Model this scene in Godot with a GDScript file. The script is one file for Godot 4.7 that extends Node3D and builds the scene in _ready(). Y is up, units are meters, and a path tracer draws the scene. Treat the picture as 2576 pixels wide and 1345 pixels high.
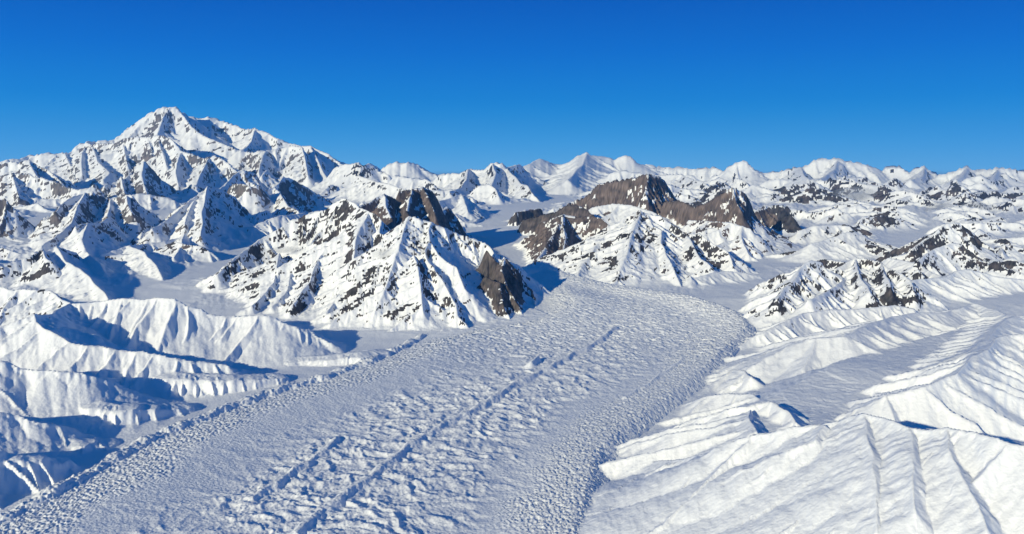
extends Node3D
# A high mountain range in winter seen from the air: a broad crevassed glacier winding out of a
# gorge between rock walls, snow hills and terraces on its banks, a huge massif and far snow peaks.
# The whole land is one height field in world metres (x right, y up, -z ahead), raised from crest
# lines; every mountain, hill, ridge, moraine and glacier is cut out of it as an object of its own.

const DETAIL := 1.0        # 1.0 full mesh, lower for a quick look
const EYE_HEIGHT := 2600.0
const SUN_FROM := Vector3(-0.56, 0.0, 0.829)   # horizontal direction towards the sun
const SUN_HEIGHT_DEG := 15.0

# ---- crest lines: [name, label, category, group, [[slope left, slope right, relief factor, flat half width,
#      flat slope, spur spacing, spur bulge, rock share, flute depth, spur levels, fixed relief, [x, y, z, ...]], ...]]
var LAND := [
	["snow_mountain", "rounded blue-shaded snow summits just beyond the big massif's lower shoulder", "mountain", "peaks along the far skyline", [
		[1.25, 1.25, 1.15, 0, 0.1, 585, 0.36, 0.3, 18, 1, 0, [-7538, 2791, -38000, -7205, 2960, -38000, -6889, 2955, -37500, -6402, 3033, -37000, -6063, 2889, -37000, -5943, 3007, -37500, -5654, 2791, -38000, -5063, 2497, -37000]],
		[1, 1, 1.15, 0, 0.1, 715, 0.36, 0.1, 15, 1, 0, [-6363, 2720, -43000, -6192, 2875, -43000, -5574, 3139, -43000, -5274, 3043, -43000, -5044, 3127, -43000, -4605, 3012, -43500, -4401, 2845, -44000, -4024, 2613, -45000, -3738, 2486, -45500]],
		[1.25, 1.25, 1.15, 0, 0.1, 455, 0.36, 0.3, 15, 1, 0, [-5719, 2508, -33000, -4767, 2297, -31000, -4110, 2223, -30000, -3487, 2033, -29000]],
		[1.25, 1.25, 1.15, 0, 0.1, 455, 0.36, 0.35, 15, 1, 0, [-4414, 2505, -34000, -3891, 2429, -34000, -3319, 2363, -34000, -2899, 2186, -33000]]]],
	["snow_mountain", "fluted snow wall with a small rounded cap above the upper glacier basin", "mountain", "peaks along the far skyline", [
		[1.375, 1.375, 1.15, 0, 0.1, 455, 0.36, 0.35, 22, 1, 0, [-3331, 2500, -40000, -2725, 2611, -40000, -2381, 2556, -39500, -1880, 2763, -39000, -1327, 2729, -38500, -851, 3044, -38000, -500, 3013, -38000, -270, 2815, -38500, 325, 2979, -40000, 586, 2863, -41000]],
		[1.375, 1.375, 1.15, 0, 0.1, 390, 0.36, 0.35, 16, 1, 0, [-851, 3002, -38000, -618, 2600, -35000, -656, 2287, -32000, -729, 1982, -29500]],
		[1.375, 1.375, 1.15, 0, 0.1, 390, 0.36, 0.3, 14, 1, 0, [-270, 2815, -38500, 20, 2502, -35000, 322, 2211, -31000, 514, 2172, -29500, 685, 1935, -28000, 866, 1739, -27500]],
		[1.375, 1.375, 1.15, 0, 0.1, 390, 0.36, 0.4, 14, 1, 0, [-1880, 2763, -39000, -1698, 2315, -34000, -1724, 2081, -31000, -2021, 1992, -29000]]]],
	["snow_mountain", "broad smooth white double-topped snow mountain, highest on the central skyline", "mountain", "peaks along the far skyline", [
		[0.688, 0.688, 1.5, 0, 0.1, 1430, 0.264, 0, 8, 0, 0, [629, 2882, -44000, 1058, 3126, -45000, 1493, 3317, -46000, 1914, 3157, -46500, 2317, 3045, -47000, 2817, 3058, -47000, 3026, 3189, -47000, 3445, 3450, -47000, 3877, 3685, -47000, 4168, 3502, -47000, 4944, 3446, -47500, 5371, 3274, -47500, 5675, 3419, -47500, 5953, 3512, -47500, 6166, 3485, -47500, 6680, 3121, -48000, 7039, 2870, -48500]],
		[0.625, 0.625, 1.5, 0, 0.1, 1170, 0.24, 0, 0, 0, 0, [3878, 3620, -47000, 3396, 2959, -43000, 2755, 2600, -39000, 2180, 2307, -35000]],
		[0.875, 0.875, 1.15, 0, 0.1, 585, 0.36, 0.1, 10, 1, 0, [4396, 2600, -40000, 5067, 2711, -40000, 5741, 2600, -40000, 6038, 2437, -39000]]]],
	["snow_mountain", "small pointed snow peak with a cornice, above the brown rock massif", "mountain", "peaks along the far skyline", [
		[1.125, 1.125, 1.15, 0, 0.1, 780, 0.36, 0.1, 10, 1, 0, [7241, 2861, -52000, 7544, 3034, -52000, 7790, 3179, -52000, 8346, 2977, -52000, 9060, 3006, -52000, 9369, 2817, -52000]],
		[1.125, 1.125, 1.15, 0, 0.1, 455, 0.36, 0.3, 14, 1, 0, [6501, 2483, -42000, 6921, 2509, -41000, 7536, 2544, -40000, 8211, 2488, -40000]]]],
	["snow_mountain", "pyramid snow peak with a slanting cap on the distant range", "mountain", "peaks along the far skyline", [
		[1.188, 1.188, 1.15, 0, 0.1, 585, 0.36, 0.3, 16, 1, 0, [8712, 2934, -50000, 9609, 2920, -50000, 10338, 2879, -50000, 11304, 2920, -50000, 11564, 2668, -49000, 11606, 2789, -48500, 11949, 3095, -48000, 12522, 3281, -48000, 13182, 2830, -48500, 13804, 2641, -49000]],
		[1.25, 1.25, 1.15, 0, 0.1, 390, 0.36, 0.45, 12, 1, 0, [7246, 2494, -38000, 7190, 2379, -36000, 7098, 2296, -34000, 7153, 2301, -33500, 7136, 2128, -32500, 7210, 1956, -32000]],
		[1.25, 1.25, 1.15, 0, 0.1, 390, 0.36, 0.35, 12, 1, 0, [9226, 2280, -41000, 9568, 2394, -41000, 9675, 2243, -40000, 9765, 2110, -39000]]]],
	["snow_mountain", "long flat-topped snow mountain, widest on the distant range", "mountain", "peaks along the far skyline", [
		[1.125, 1.125, 1.15, 0, 0.1, 585, 0.36, 0.2, 16, 1, 0, [13804, 2641, -49000, 14366, 2668, -49000, 14922, 2789, -48500, 15422, 2948, -48000, 15703, 2988, -48000, 16151, 3241, -48000, 16536, 3375, -48000, 17086, 3388, -48000, 17555, 3415, -48000, 17870, 3255, -48000, 18423, 3215, -48000, 19047, 3068, -48000, 19815, 2789, -48500, 20258, 2668, -49000]],
		[1.25, 1.25, 1.15, 0, 0.1, 455, 0.36, 0.3, 12, 1, 0, [15424, 2894, -48000, 14011, 2480, -43000, 13596, 2314, -41000]],
		[1.25, 1.25, 1.15, 0, 0.1, 455, 0.36, 0.3, 12, 1, 0, [17561, 3268, -48000, 15929, 2784, -44000, 14045, 2433, -40000, 13008, 2282, -38000]],
		[1.25, 1.25, 1.15, 0, 0.1, 455, 0.36, 0.2, 12, 1, 0, [11358, 2265, -40000, 11916, 2355, -40000, 12478, 2321, -40000, 12182, 2123, -38000]]]],
	["snow_mountain", "domed snow peak beside a lower pointed one on the distant range", "mountain", "peaks along the far skyline", [
		[1.125, 1.125, 1.15, 0, 0.1, 585, 0.36, 0.2, 16, 1, 0, [20258, 2668, -49000, 20494, 2914, -49000, 20816, 3078, -49000, 21197, 3146, -49000, 21775, 2832, -49000, 21903, 2897, -48500, 22103, 2988, -48000, 22737, 2667, -48000, 23133, 2560, -48000]],
		[1.25, 1.25, 1.15, 0, 0.1, 455, 0.36, 0.3, 12, 1, 0, [22108, 2867, -48000, 19681, 2420, -43000, 17868, 2265, -40000]]]],
	["snow_mountain", "steep-sided pointed snow peak, last of the distant range", "mountain", "peaks along the far skyline", [
		[1.188, 1.188, 1.15, 0, 0.1, 520, 0.36, 0.25, 16, 1, 0, [22169, 2562, -46000, 22847, 2664, -46000, 23223, 2856, -46000, 23578, 2972, -46000, 24029, 2741, -46000, 24515, 2805, -46000, 25000, 2895, -46000, 25827, 2856, -46000, 26401, 2741, -46000, 27994, 2831, -46000, 30321, 2728, -46000]],
		[1.25, 1.25, 1.15, 0, 0.1, 455, 0.36, 0.3, 12, 1, 0, [23583, 2882, -46000, 21341, 2483, -42000, 19503, 2219, -39000]],
		[1.25, 1.25, 1.15, 0, 0.1, 455, 0.36, 0.3, 12, 1, 0, [25006, 2792, -46000, 21989, 2371, -41000, 20078, 2070, -38000]]]],
	["rocky_mountain", "hazy rock-studded ridge below the long flat-topped snow mountain", "mountain", "rocky ranges in front of the distant skyline", [
		[1.25, 1.25, 1.15, 0, 0.1, 600, 0.36, 0.6, 10, 1, 0, [11283, 2106, -34000, 11638, 2334, -34000, 11957, 2301, -33500, 12154, 2397, -33000, 12513, 2283, -32500, 12863, 2198, -32000, 12996, 2124, -31000]],
		[1.25, 1.25, 1.15, 0, 0.1, 600, 0.36, 0.3, 10, 1, 0, [8672, 1769, -27000, 9049, 1845, -27000, 9502, 1906, -27000, 9968, 1845, -27000, 10334, 1996, -27000, 10673, 2034, -27000, 10817, 1896, -26500]]]],
	["rocky_mountain", "dark speckled peaks half veiled by thin mist below the domed peak", "mountain", "rocky ranges in front of the distant skyline", [
		[1.375, 1.375, 1.15, 0, 0.1, 500, 0.36, 0.75, 8, 1, 0, [11832, 1952, -29000, 12160, 2098, -29000, 12317, 2057, -29000, 12207, 1896, -28000, 12308, 1870, -27500, 12922, 1911, -28000, 13157, 1935, -28000]],
		[1.375, 1.375, 1.15, 0, 0.1, 500, 0.36, 0.7, 8, 1, 0, [10286, 1743, -24500, 10625, 1846, -24500, 10816, 1808, -24000, 11149, 1895, -24000, 11188, 1778, -23500]]]],
	["rocky_mountain", "dark speckled peaks half veiled by thin mist nearest the frame's upper right", "mountain", "rocky ranges in front of the distant skyline", [
		[1.375, 1.375, 1.15, 0, 0.1, 500, 0.36, 0.75, 8, 1, 0, [13163, 1817, -28000, 13510, 1958, -28000, 13862, 2005, -28000, 14009, 1870, -27500, 14314, 1947, -27500, 15040, 2037, -28000, 15676, 1935, -28000, 16300, 2013, -28000, 17328, 1935, -28000]],
		[1.375, 1.375, 1.15, 0, 0.1, 500, 0.36, 0.7, 8, 1, 0, [10957, 1666, -23000, 11337, 1815, -23000, 11665, 1750, -23000, 11981, 1880, -23000, 11952, 1718, -22500, 12567, 1815, -23000, 13298, 1877, -23500, 13796, 1828, -23000]]]],
	["snow_mountain", "huge snow massif carrying the highest summit of the scene", "mountain", "summits of the great massif", [
		[0.938, 0.938, 1.15, 0, 0.1, 930, 0.264, 0.37, 25, 1, 0, [-28450, 2870, -44000, -26708, 3114, -44000, -25052, 3200, -44000, -24838, 3286, -44000, -24531, 3261, -44000, -24333, 3331, -44500, -24284, 3476, -45000, -23662, 3564, -45000, -23270, 3601, -45000, -22691, 3601, -45000, -22495, 3663, -45500, -22421, 3917, -46000, -22140, 4120, -46000, -21686, 4210, -46000, -21650, 4201, -46500, -21374, 4266, -46500, -20958, 4336, -47000, -20660, 4722, -47500, -20395, 5062, -48000, -19913, 5366, -48000, -19427, 5762, -48000, -19048, 5894, -48000, -18814, 6052, -48000, -18290, 6131, -48000, -18010, 6105, -48000, -17832, 5894, -48000, -17332, 5709, -48000, -16871, 5524, -48000]],
		[0.938, 0.938, 1.15, 0, 0.1, 868, 0.288, 0.35, 22, 1, 0, [-17575, 5619, -50000, -16862, 5701, -50000, -16118, 5467, -50000, -15206, 5207, -49500, -14839, 5005, -49000, -14473, 4940, -48500, -13665, 4996, -48000, -13028, 4682, -47500, -12322, 4375, -47000, -11620, 4128, -47000, -11071, 3970, -46500, -10399, 3993, -46000, -9807, 3776, -45500, -9226, 3551, -45000, -8524, 3009, -44500]],
		[0.938, 0.938, 1.15, 0, 0.1, 682, 0.24, 0.57, 18, 1, 0, [-18293, 6052, -48000, -18079, 5439, -46600, -17822, 4928, -45400, -17660, 4518, -44600]],
		[0.75, 1.375, 1.15, 0, 0.1, 558, 0.264, 0.42, 18, 1, 0, [-17832, 5894, -48000, -17122, 5463, -47000, -16390, 4959, -46000, -15554, 4481, -45200, -14552, 4062, -44600, -13689, 3804, -44200]]]],
	["snow_mountain", "long corniced crest crossing in front of the highest summit", "mountain", "summits of the great massif", [
		[1.25, 1.25, 1.15, 0, 0.1, 620, 0.336, 0.49, 26, 1, 0, [-20723, 4059, -44500, -19592, 4054, -44000, -18935, 4230, -43500, -18161, 4307, -43000, -17397, 4303, -42600, -16712, 4357, -42200, -16147, 4305, -41800, -15624, 4087, -41200, -15225, 3818, -40600, -14853, 3568, -40000, -14243, 3470, -39600, -13537, 3233, -39200, -13192, 3305, -39000, -12972, 3359, -39000, -12682, 3237, -38800, -12152, 2973, -38300, -11694, 2685, -38000]],
		[1.5, 1.25, 1.15, 0, 0.1, 434, 0.36, 0.42, 18, 1, 0, [-18938, 4170, -43500, -18210, 3697, -42000, -17476, 3221, -40600, -16899, 2841, -39400]],
		[1.5, 1.25, 1.15, 0, 0.1, 434, 0.36, 0.52, 18, 1, 0, [-17399, 4256, -42600, -16799, 3808, -41400, -16365, 3387, -40400]],
		[1.5, 1.25, 1.15, 0, 0.1, 434, 0.36, 0.47, 18, 1, 0, [-16715, 4298, -42200, -16056, 3734, -40800, -15434, 3316, -39600, -14842, 2921, -38400]],
		[1.375, 1.25, 1.15, 0, 0.1, 434, 0.36, 0.37, 18, 1, 0, [-14854, 3545, -40000, -14365, 3028, -38400, -13892, 2600, -36900, -13196, 2155, -35400]],
		[1.375, 1.25, 1.15, 0, 0.1, 434, 0.36, 0.47, 18, 1, 0, [-13194, 3273, -39000, -12918, 2860, -37400, -12699, 2500, -36000, -12366, 2117, -34600]]]],
	["snow_mountain", "rounded white shoulder west of the highest summit, its right flank in deep shade", "mountain", "summits of the great massif", [
		[1.375, 1, 1.15, 0, 0.1, 558, 0.36, 0.47, 20, 1, 0, [-21881, 4171, -46000, -21096, 4025, -45000, -20011, 3557, -43000, -18974, 3114, -41000, -18027, 2831, -39500, -17205, 2579, -38000, -16740, 2273, -36600]],
		[1.125, 1.125, 1.15, 0, 0.1, 558, 0.36, 0.52, 18, 1, 0, [-22692, 3576, -45000, -21500, 3139, -43000, -20200, 2714, -41000, -19125, 2328, -39000]],
		[1.25, 1.125, 1.15, 0, 0.1, 558, 0.36, 0.57, 16, 1, 0, [-21820, 4108, -46000, -20948, 3570, -43600, -19973, 3061, -41400, -18788, 2491, -39000]]]],
	["snow_mountain", "snowy right-hand shoulder of the great massif ending in a dark blue flank", "mountain", "summits of the great massif", [
		[1.25, 0.875, 1.15, 0, 0.1, 558, 0.36, 0.27, 12, 1, 0, [-13667, 4943, -48000, -13218, 4246, -45600, -13130, 3890, -44200, -13202, 3686, -43400]],
		[1.375, 1.125, 1.15, 0, 0.1, 558, 0.36, 0.42, 18, 1, 0, [-11413, 3823, -44000, -10917, 3945, -44000, -10333, 3860, -43600, -9823, 3418, -42000, -9254, 2934, -40000, -8695, 2494, -38000]],
		[1.125, 1.125, 1.15, 0, 0.1, 558, 0.36, 0.47, 18, 1, 0, [-13265, 3630, -43600, -12598, 3602, -43400, -11988, 3686, -43400, -11413, 3823, -44000]],
		[1.375, 1.25, 1.15, 0, 0.1, 434, 0.36, 0.47, 16, 1, 0, [-11989, 3662, -43400, -11457, 3057, -41000, -11020, 2600, -39000]],
		[1.5, 1, 1.15, 0, 0.1, 496, 0.36, 0.42, 18, 1, 0, [-10399, 3968, -46000, -9514, 3449, -43600, -8847, 2946, -41400, -8264, 2490, -39400, -7663, 2129, -37500]]]],
	["rocky_mountain", "left-edge snow shoulders above the shaded basin, with short dark right flanks", "mountain", "peaks below the great massif", [
		[1.125, 1.5, 1.15, 0, 0.1, 496, 0.36, 0.52, 14, 1, 0, [-23292, 2600, -36000, -21665, 2801, -36000, -20546, 2951, -36000, -20324, 3121, -36000, -19938, 3001, -36000, -19507, 3131, -36000, -18956, 2915, -35400, -18026, 2696, -34600, -17165, 2375, -33600, -16349, 2099, -32600]],
		[1.5, 1.125, 1.15, 0, 0.1, 434, 0.36, 0.57, 12, 1, 0, [-19509, 3101, -36000, -17977, 2600, -33400, -17039, 2377, -32000]]]],
	["rocky_mountain", "snow-topped rock wall rising behind the flat shaded side glacier", "mountain", "peaks below the great massif", [
		[1.562, 1.562, 1.15, 0, 0.1, 600, 0.42, 0.58, 12, 1, 0, [-19167, 2187, -29580, -17659, 2394, -29580, -16816, 2485, -29480, -16447, 2600, -29290, -15857, 2576, -29110, -15476, 2463, -28920, -15233, 2463, -28920, -14898, 2343, -28730, -14474, 2281, -28540, -14391, 2194, -28540, -13716, 2065, -28160, -13469, 2112, -28160, -13340, 2243, -28440]],
		[1.5, 1.5, 1.15, 0, 0.1, 450, 0.36, 0.63, 10, 1, 0, [-16447, 2600, -29290, -15717, 2207, -28160, -15100, 1839, -27220]]]],
	["rocky_mountain", "sharp snow-tipped spire standing before the corniced crest", "mountain", "peaks below the great massif", [
		[1.5, 1.5, 1.15, 0, 0.1, 500, 0.408, 0.63, 12, 1, 0, [-13711, 2198, -30000, -13733, 2217, -30500, -13614, 2496, -31000, -13465, 2323, -31000, -13552, 2477, -31500, -13605, 2671, -32000, -13483, 3043, -32500, -13451, 2836, -32600, -13210, 2510, -32400, -12823, 2287, -32000, -12442, 2071, -31600, -12001, 1728, -31200, -11643, 1436, -30800]],
		[1.625, 1.375, 1.15, 0, 0.1, 500, 0.36, 0.58, 10, 1, 0, [-13484, 3007, -32500, -12768, 2515, -30600, -12118, 2152, -29200, -11518, 1817, -28000, -10930, 1542, -27000]],
		[1.375, 1.625, 1.15, 0, 0.1, 500, 0.36, 0.58, 10, 1, 0, [-13655, 2600, -33500, -13615, 2505, -34000, -13013, 2180, -33400, -12500, 1862, -33000]],
		[1.625, 1.375, 1.15, 0, 0.1, 450, 0.36, 0.63, 10, 1, 0, [-13615, 2470, -31000, -12758, 2152, -29200, -12182, 1935, -28000]],
		[1.625, 1.375, 1.15, 0, 0.1, 450, 0.36, 0.58, 10, 1, 0, [-14142, 2185, -31000, -13849, 1971, -30000, -13456, 1819, -29400]]]],
	["rocky_mountain", "twin-topped rocky mountain between the shaded side glacier and the pyramid peak", "mountain", "peaks below the great massif", [
		[1.5, 1.5, 1.15, 0, 0.1, 450, 0.408, 0.53, 10, 1, 0, [-9335, 1790, -18080, -9445, 1826, -18420, -9605, 1917, -18930, -9660, 2030, -19430, -9660, 2075, -19770, -9640, 2162, -20110, -9565, 2089, -20110, -9485, 2101, -20280, -9359, 2057, -20450, -9224, 2000, -20450, -8940, 2061, -20280, -8710, 2111, -20110, -8520, 2093, -19940, -8480, 1953, -20110, -8306, 1685, -20280, -8205, 1482, -20450]],
		[1.625, 1.375, 1.15, 0, 0.1, 420, 0.36, 0.48, 8, 1, 0, [-9641, 2150, -20110, -9374, 2073, -19430, -8943, 1910, -18250, -8599, 1771, -17410, -8318, 1662, -16730, -8192, 1541, -16050, -8077, 1411, -15380, -8009, 1352, -15040]],
		[1.625, 1.375, 1.15, 0, 0.1, 420, 0.36, 0.43, 8, 1, 0, [-9224, 2000, -20450, -8569, 1858, -18930, -8001, 1738, -17580]],
		[1.625, 1.375, 1.15, 0, 0.1, 420, 0.36, 0.53, 8, 1, 0, [-8710, 2105, -20110, -8166, 1938, -18930, -7658, 1797, -17910]],
		[1.5, 1.5, 1.15, 0, 0.1, 420, 0.36, 0.48, 8, 1, 0, [-7753, 1652, -15720, -7772, 1681, -16220, -7800, 1648, -16730, -7847, 1725, -17240, -7901, 1659, -17580, -7875, 1469, -17910, -7805, 1279, -18080]],
		[1.125, 1.125, 1.15, 0, 0.1, 380, 0.36, 0.23, 10, 1, 0, [-7772, 1677, -16220, -7357, 1575, -15210, -7055, 1498, -14530, -6778, 1416, -14030]],
		[1.375, 1.625, 1.15, 0, 0.1, 420, 0.36, 0.63, 8, 1, 0, [-11026, 2004, -17750, -10716, 2095, -18080, -10459, 2064, -18250, -10219, 1782, -18250, -10100, 1628, -18250, -10125, 1463, -18420, -9962, 1347, -18590]]]],
	["rocky_mountain", "pyramid peak with a sunlit snow face and a dark blue right face", "mountain", "peaks below the great massif", [
		[1.438, 1.438, 1.15, 0, 0.1, 450, 0.36, 0.38, 10, 1, 0, [-6612, 1578, -16180, -6622, 1663, -16700, -6642, 1750, -17230, -6719, 1921, -18100, -6688, 2080, -18790, -6682, 2312, -19490, -6726, 2256, -19840, -6758, 2222, -20530, -6762, 2100, -21050, -6723, 1997, -21580]],
		[1.625, 1.25, 1.15, 0, 0.1, 420, 0.36, 0.33, 10, 1, 0, [-6682, 2301, -19490, -6381, 2126, -18440, -5954, 1860, -17050, -5646, 1661, -16180, -5447, 1504, -15490]],
		[1.25, 1.625, 1.15, 0, 0.1, 420, 0.36, 0.48, 8, 1, 0, [-6726, 2245, -19840, -6572, 2056, -19660, -6369, 1863, -19660, -6115, 1584, -19490, -5981, 1463, -19310]],
		[1.5, 1.25, 1.15, 0, 0.1, 400, 0.36, 0.38, 8, 1, 0, [-6566, 2033, -18440, -6304, 1824, -17310, -6121, 1673, -16530]]]],
	["snow_mountain", "flat snow-topped peak behind the pyramid peak", "mountain", "peaks below the great massif", [
		[1.375, 1.375, 1.15, 0, 0.1, 500, 0.36, 0.33, 12, 1, 0, [-7796, 2156, -23400, -7793, 2222, -23760, -7732, 2383, -24300, -7718, 2531, -24840, -7634, 2677, -25200, -7494, 2621, -25560, -7427, 2521, -25740, -7355, 2318, -25920, -7267, 2157, -26460]],
		[1.375, 1.625, 1.15, 0, 0.1, 450, 0.36, 0.43, 10, 1, 0, [-7344, 2306, -23400, -6907, 2311, -23040, -6727, 2249, -22860, -6585, 2278, -23040, -6545, 2139, -23580, -6545, 1921, -24300]],
		[1.375, 1.375, 1.15, 0, 0.1, 500, 0.36, 0.33, 12, 1, 0, [-8141, 2520, -28800, -8090, 2681, -29160, -8061, 2559, -29700, -7976, 2449, -30060]]]],
	["rocky_mountain", "long serrated rock ridge with a dark blue slope above the snow trough", "mountain", "peaks below the great massif", [
		[1.375, 1.688, 1.15, 0, 0.1, 420, 0.384, 0.63, 10, 1, 0, [-6661, 2131, -24000, -6566, 2181, -24200, -6495, 2212, -24400, -6531, 2377, -25000, -6643, 2485, -25800, -6584, 2438, -26400, -6420, 2238, -27000, -6217, 2107, -27600, -6006, 1856, -28000, -5778, 1607, -28400]],
		[1.625, 1.25, 1.15, 0, 0.1, 400, 0.36, 0.48, 8, 1, 0, [-6496, 2191, -24400, -5937, 1957, -23000, -5499, 1769, -22000, -5110, 1689, -21400]],
		[1.375, 1.375, 1.15, 0, 0.1, 380, 0.36, 0.28, 8, 1, 0, [-5802, 1535, -20000, -5792, 1697, -20400, -5673, 1735, -20600, -5643, 1639, -20800]]]],
	["snow_ridge", "fluted snow wall running up to the large central mountain", "ridge", "fluted snow ridges beside the left valley glacier", [
		[1.1, 1.1, 1.15, 0, 0.1, 170, 0.4, 0.12, 14, 0, 0, [-7582, 1286, -17000, -7406, 1339, -17200, -7248, 1398, -17400, -7050, 1454, -17600, -6747, 1439, -17600, -6501, 1389, -17600, -6154, 1334, -17400, -5905, 1389, -17600, -5698, 1446, -17800, -5582, 1484, -18000, -5226, 1519, -18000, -5083, 1641, -18400, -4843, 1704, -18600, -4700, 1706, -19000, -4516, 1722, -19600]],
		[0.9, 0.9, 1.15, 0, 0.1, 170, 0.4, 0.15, 12, 0, 0, [-5423, 1227, -16000, -5369, 1309, -16400, -5290, 1397, -16600, -5213, 1316, -16800, -5082, 1334, -17000]]]],
	["snow_ridge", "peaked snow ridge with ribbed faces and a long blue shadow on the valley glacier", "ridge", "fluted snow ridges beside the left valley glacier", [
		[1.05, 1.25, 1.15, 0, 0.1, 200, 0.4, 0.3, 14, 0, 0, [-6625, 1297, -14200, -6594, 1311, -14400, -6408, 1389, -14800, -6248, 1386, -15200, -6063, 1411, -15500, -5897, 1450, -15800, -5886, 1511, -15900, -5895, 1422, -16000, -5803, 1346, -16400, -5745, 1261, -16600, -5700, 1262, -17000, -5580, 1161, -17400, -5541, 1105, -17600]],
		[1, 1, 1.15, 0, 0.1, 160, 0.42, 0.15, 14, 0, 0, [-6437, 1376, -14800, -6038, 1378, -14200, -5639, 1383, -13600, -5293, 1296, -13000, -5006, 1236, -12500, -4802, 1165, -12100]],
		[1.3, 1, 1.15, 0, 0.1, 200, 0.4, 0.3, 10, 0, 0, [-5887, 1493, -15900, -5602, 1419, -15000, -5357, 1341, -14200, -5268, 1279, -13800]],
		[1.2, 1, 1.15, 0, 0.1, 160, 0.42, 0.25, 12, 0, 0, [-6727, 1355, -14000, -6481, 1329, -13600, -6126, 1281, -13000, -5824, 1243, -12500, -5635, 1216, -12200]]]],
	["rocky_hill", "dark-capped snow hill with black rock ledges at the left edge", "hill", "fluted snow ridges beside the left valley glacier", [
		[1.25, 1.5, 1.15, 0, 0.1, 230, 0.408, 0.5, 12, 0, 0, [-7977, 1236, -12400, -7550, 1307, -12400, -6921, 1314, -12000, -6861, 1390, -12200, -6782, 1422, -12300, -6724, 1496, -12500, -6691, 1512, -12600, -6682, 1467, -12700, -6644, 1526, -12900, -6656, 1469, -13100, -6679, 1377, -13500, -6716, 1239, -13800]],
		[1.5, 1.25, 1.15, 0, 0.1, 200, 0.36, 0.5, 10, 0, 0, [-6692, 1505, -12600, -6331, 1451, -12000, -6127, 1420, -11700]],
		[1.375, 0.938, 1.15, 0, 0.1, 260, 0.36, 0.12, 8, 0, 0, [-6644, 1519, -12900, -6172, 1415, -12200, -5797, 1380, -11700, -5353, 1300, -11100, -4980, 1222, -10600, -4697, 1151, -10200]]]],
	["snow_ridge", "short snow ridge with a ragged rocky end, above the near left hills", "ridge", "fluted snow ridges beside the left valley glacier", [
		[0.95, 0.95, 1.15, 0, 0.1, 170, 0.4, 0.4, 12, 0, 0, [-6136, 1324, -9600, -5692, 1365, -9500, -5434, 1386, -9400, -5304, 1362, -9300, -5147, 1378, -9300, -5018, 1370, -9300, -4916, 1362, -9300, -4797, 1325, -9200, -4555, 1315, -8900, -4330, 1326, -8600]]]],
	["rocky_mountain", "large snowy mountain with black diagonal rock gullies in the centre", "mountain", "mountains around the glacier gorge", [
		[1.25, 1.438, 1.25, 0, 0.1, 330, 0.336, 0.38, 14, 1, 0, [-3711, 1316, -11100, -3675, 1450, -11500, -3557, 1604, -12000, -3433, 1719, -12300, -3238, 1846, -12500, -3108, 1929, -12600, -2972, 1993, -12600, -2782, 2053, -12600, -2657, 2078, -12600, -2531, 2177, -12600, -2406, 2244, -12600, -2284, 2219, -12400, -2162, 2190, -12200, -2037, 2127, -11900, -1901, 2096, -11600, -1775, 2068, -11500, -1665, 1993, -11400, -1654, 1855, -11050, -1586, 1837, -10950, -1448, 1921, -10850, -1321, 2015, -10700, -1225, 2077, -10600, -1183, 2077, -10600, -1070, 2032, -10600, -965, 2020, -10600]],
		[1.375, 1.625, 1.3, 0, 0.1, 220, 0.36, 0.1, 16, 1, 0, [-965, 2020, -10600, -776, 1921, -10700, -592, 1839, -10800, -388, 1774, -10800, -269, 1718, -10700, -211, 1672, -10500, -158, 1602, -10300, -125, 1589, -10250]],
		[2, 1, 1.15, 0, 0.1, 260, 0.3, 0.43, 8, 1, 0, [-2175, 1968, -12000, -2208, 1795, -11600, -2262, 1719, -11400, -2348, 1606, -11000, -2370, 1454, -10500, -2317, 1374, -10100, -2335, 1298, -9800, -2345, 1197, -9400]],
		[1.875, 0.75, 1.15, 0, 0.1, 260, 0.3, 0.48, 8, 1, 0, [-3077, 1540, -11700, -2919, 1422, -11000, -2857, 1295, -10500, -2840, 1185, -10000, -2866, 1145, -9600]],
		[1.875, 0.75, 1.15, 0, 0.1, 260, 0.3, 0.48, 8, 1, 0, [-2827, 1486, -11300, -2687, 1362, -10700, -2619, 1245, -10200, -2620, 1131, -9600]],
		[1.875, 0.75, 1.15, 0, 0.1, 240, 0.3, 0.48, 8, 1, 0, [-1872, 1403, -10100, -1856, 1348, -9850, -1868, 1283, -9600, -1930, 1150, -9100]],
		[1.375, 1, 1.15, 0, 0.1, 240, 0.3, 0.33, 10, 1, 0, [-1902, 2087, -11600, -1904, 1915, -11100, -1884, 1758, -10700, -1832, 1585, -10300, -1821, 1426, -9900]],
		[1.188, 1, 1.15, 0, 0.1, 220, 0.336, 0.38, 12, 1, 0, [-1225, 2071, -10600, -1253, 1909, -10250, -1249, 1741, -9850, -1315, 1555, -9500, -1341, 1365, -9100, -1383, 1195, -8850]],
		[1.75, 1, 1.15, 0, 0.1, 200, 0.336, 0.28, 12, 1, 0, [-965, 2014, -10600, -969, 1929, -10400, -935, 1816, -10150, -980, 1732, -9950, -912, 1622, -9750, -806, 1514, -9500, -662, 1367, -9200, -569, 1267, -9000, -542, 1173, -8800, -464, 1102, -8650]],
		[1.625, 1, 1.15, 0, 0.1, 200, 0.336, 0.18, 10, 1, 0, [-925, 1812, -10200, -834, 1698, -9950, -733, 1617, -9800, -622, 1564, -9750, -556, 1474, -9500, -473, 1371, -9250]],
		[1.125, 1, 1.15, 0, 0.1, 200, 0.336, 0.43, 8, 1, 0, [-1099, 1694, -9750, -1021, 1539, -9400, -947, 1372, -9050, -898, 1228, -8800]],
		[1.5, 0.875, 1.15, 0, 0.1, 240, 0.3, 0.38, 8, 1, 0, [-2583, 1614, -11300, -2406, 1474, -10800]]]],
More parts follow.
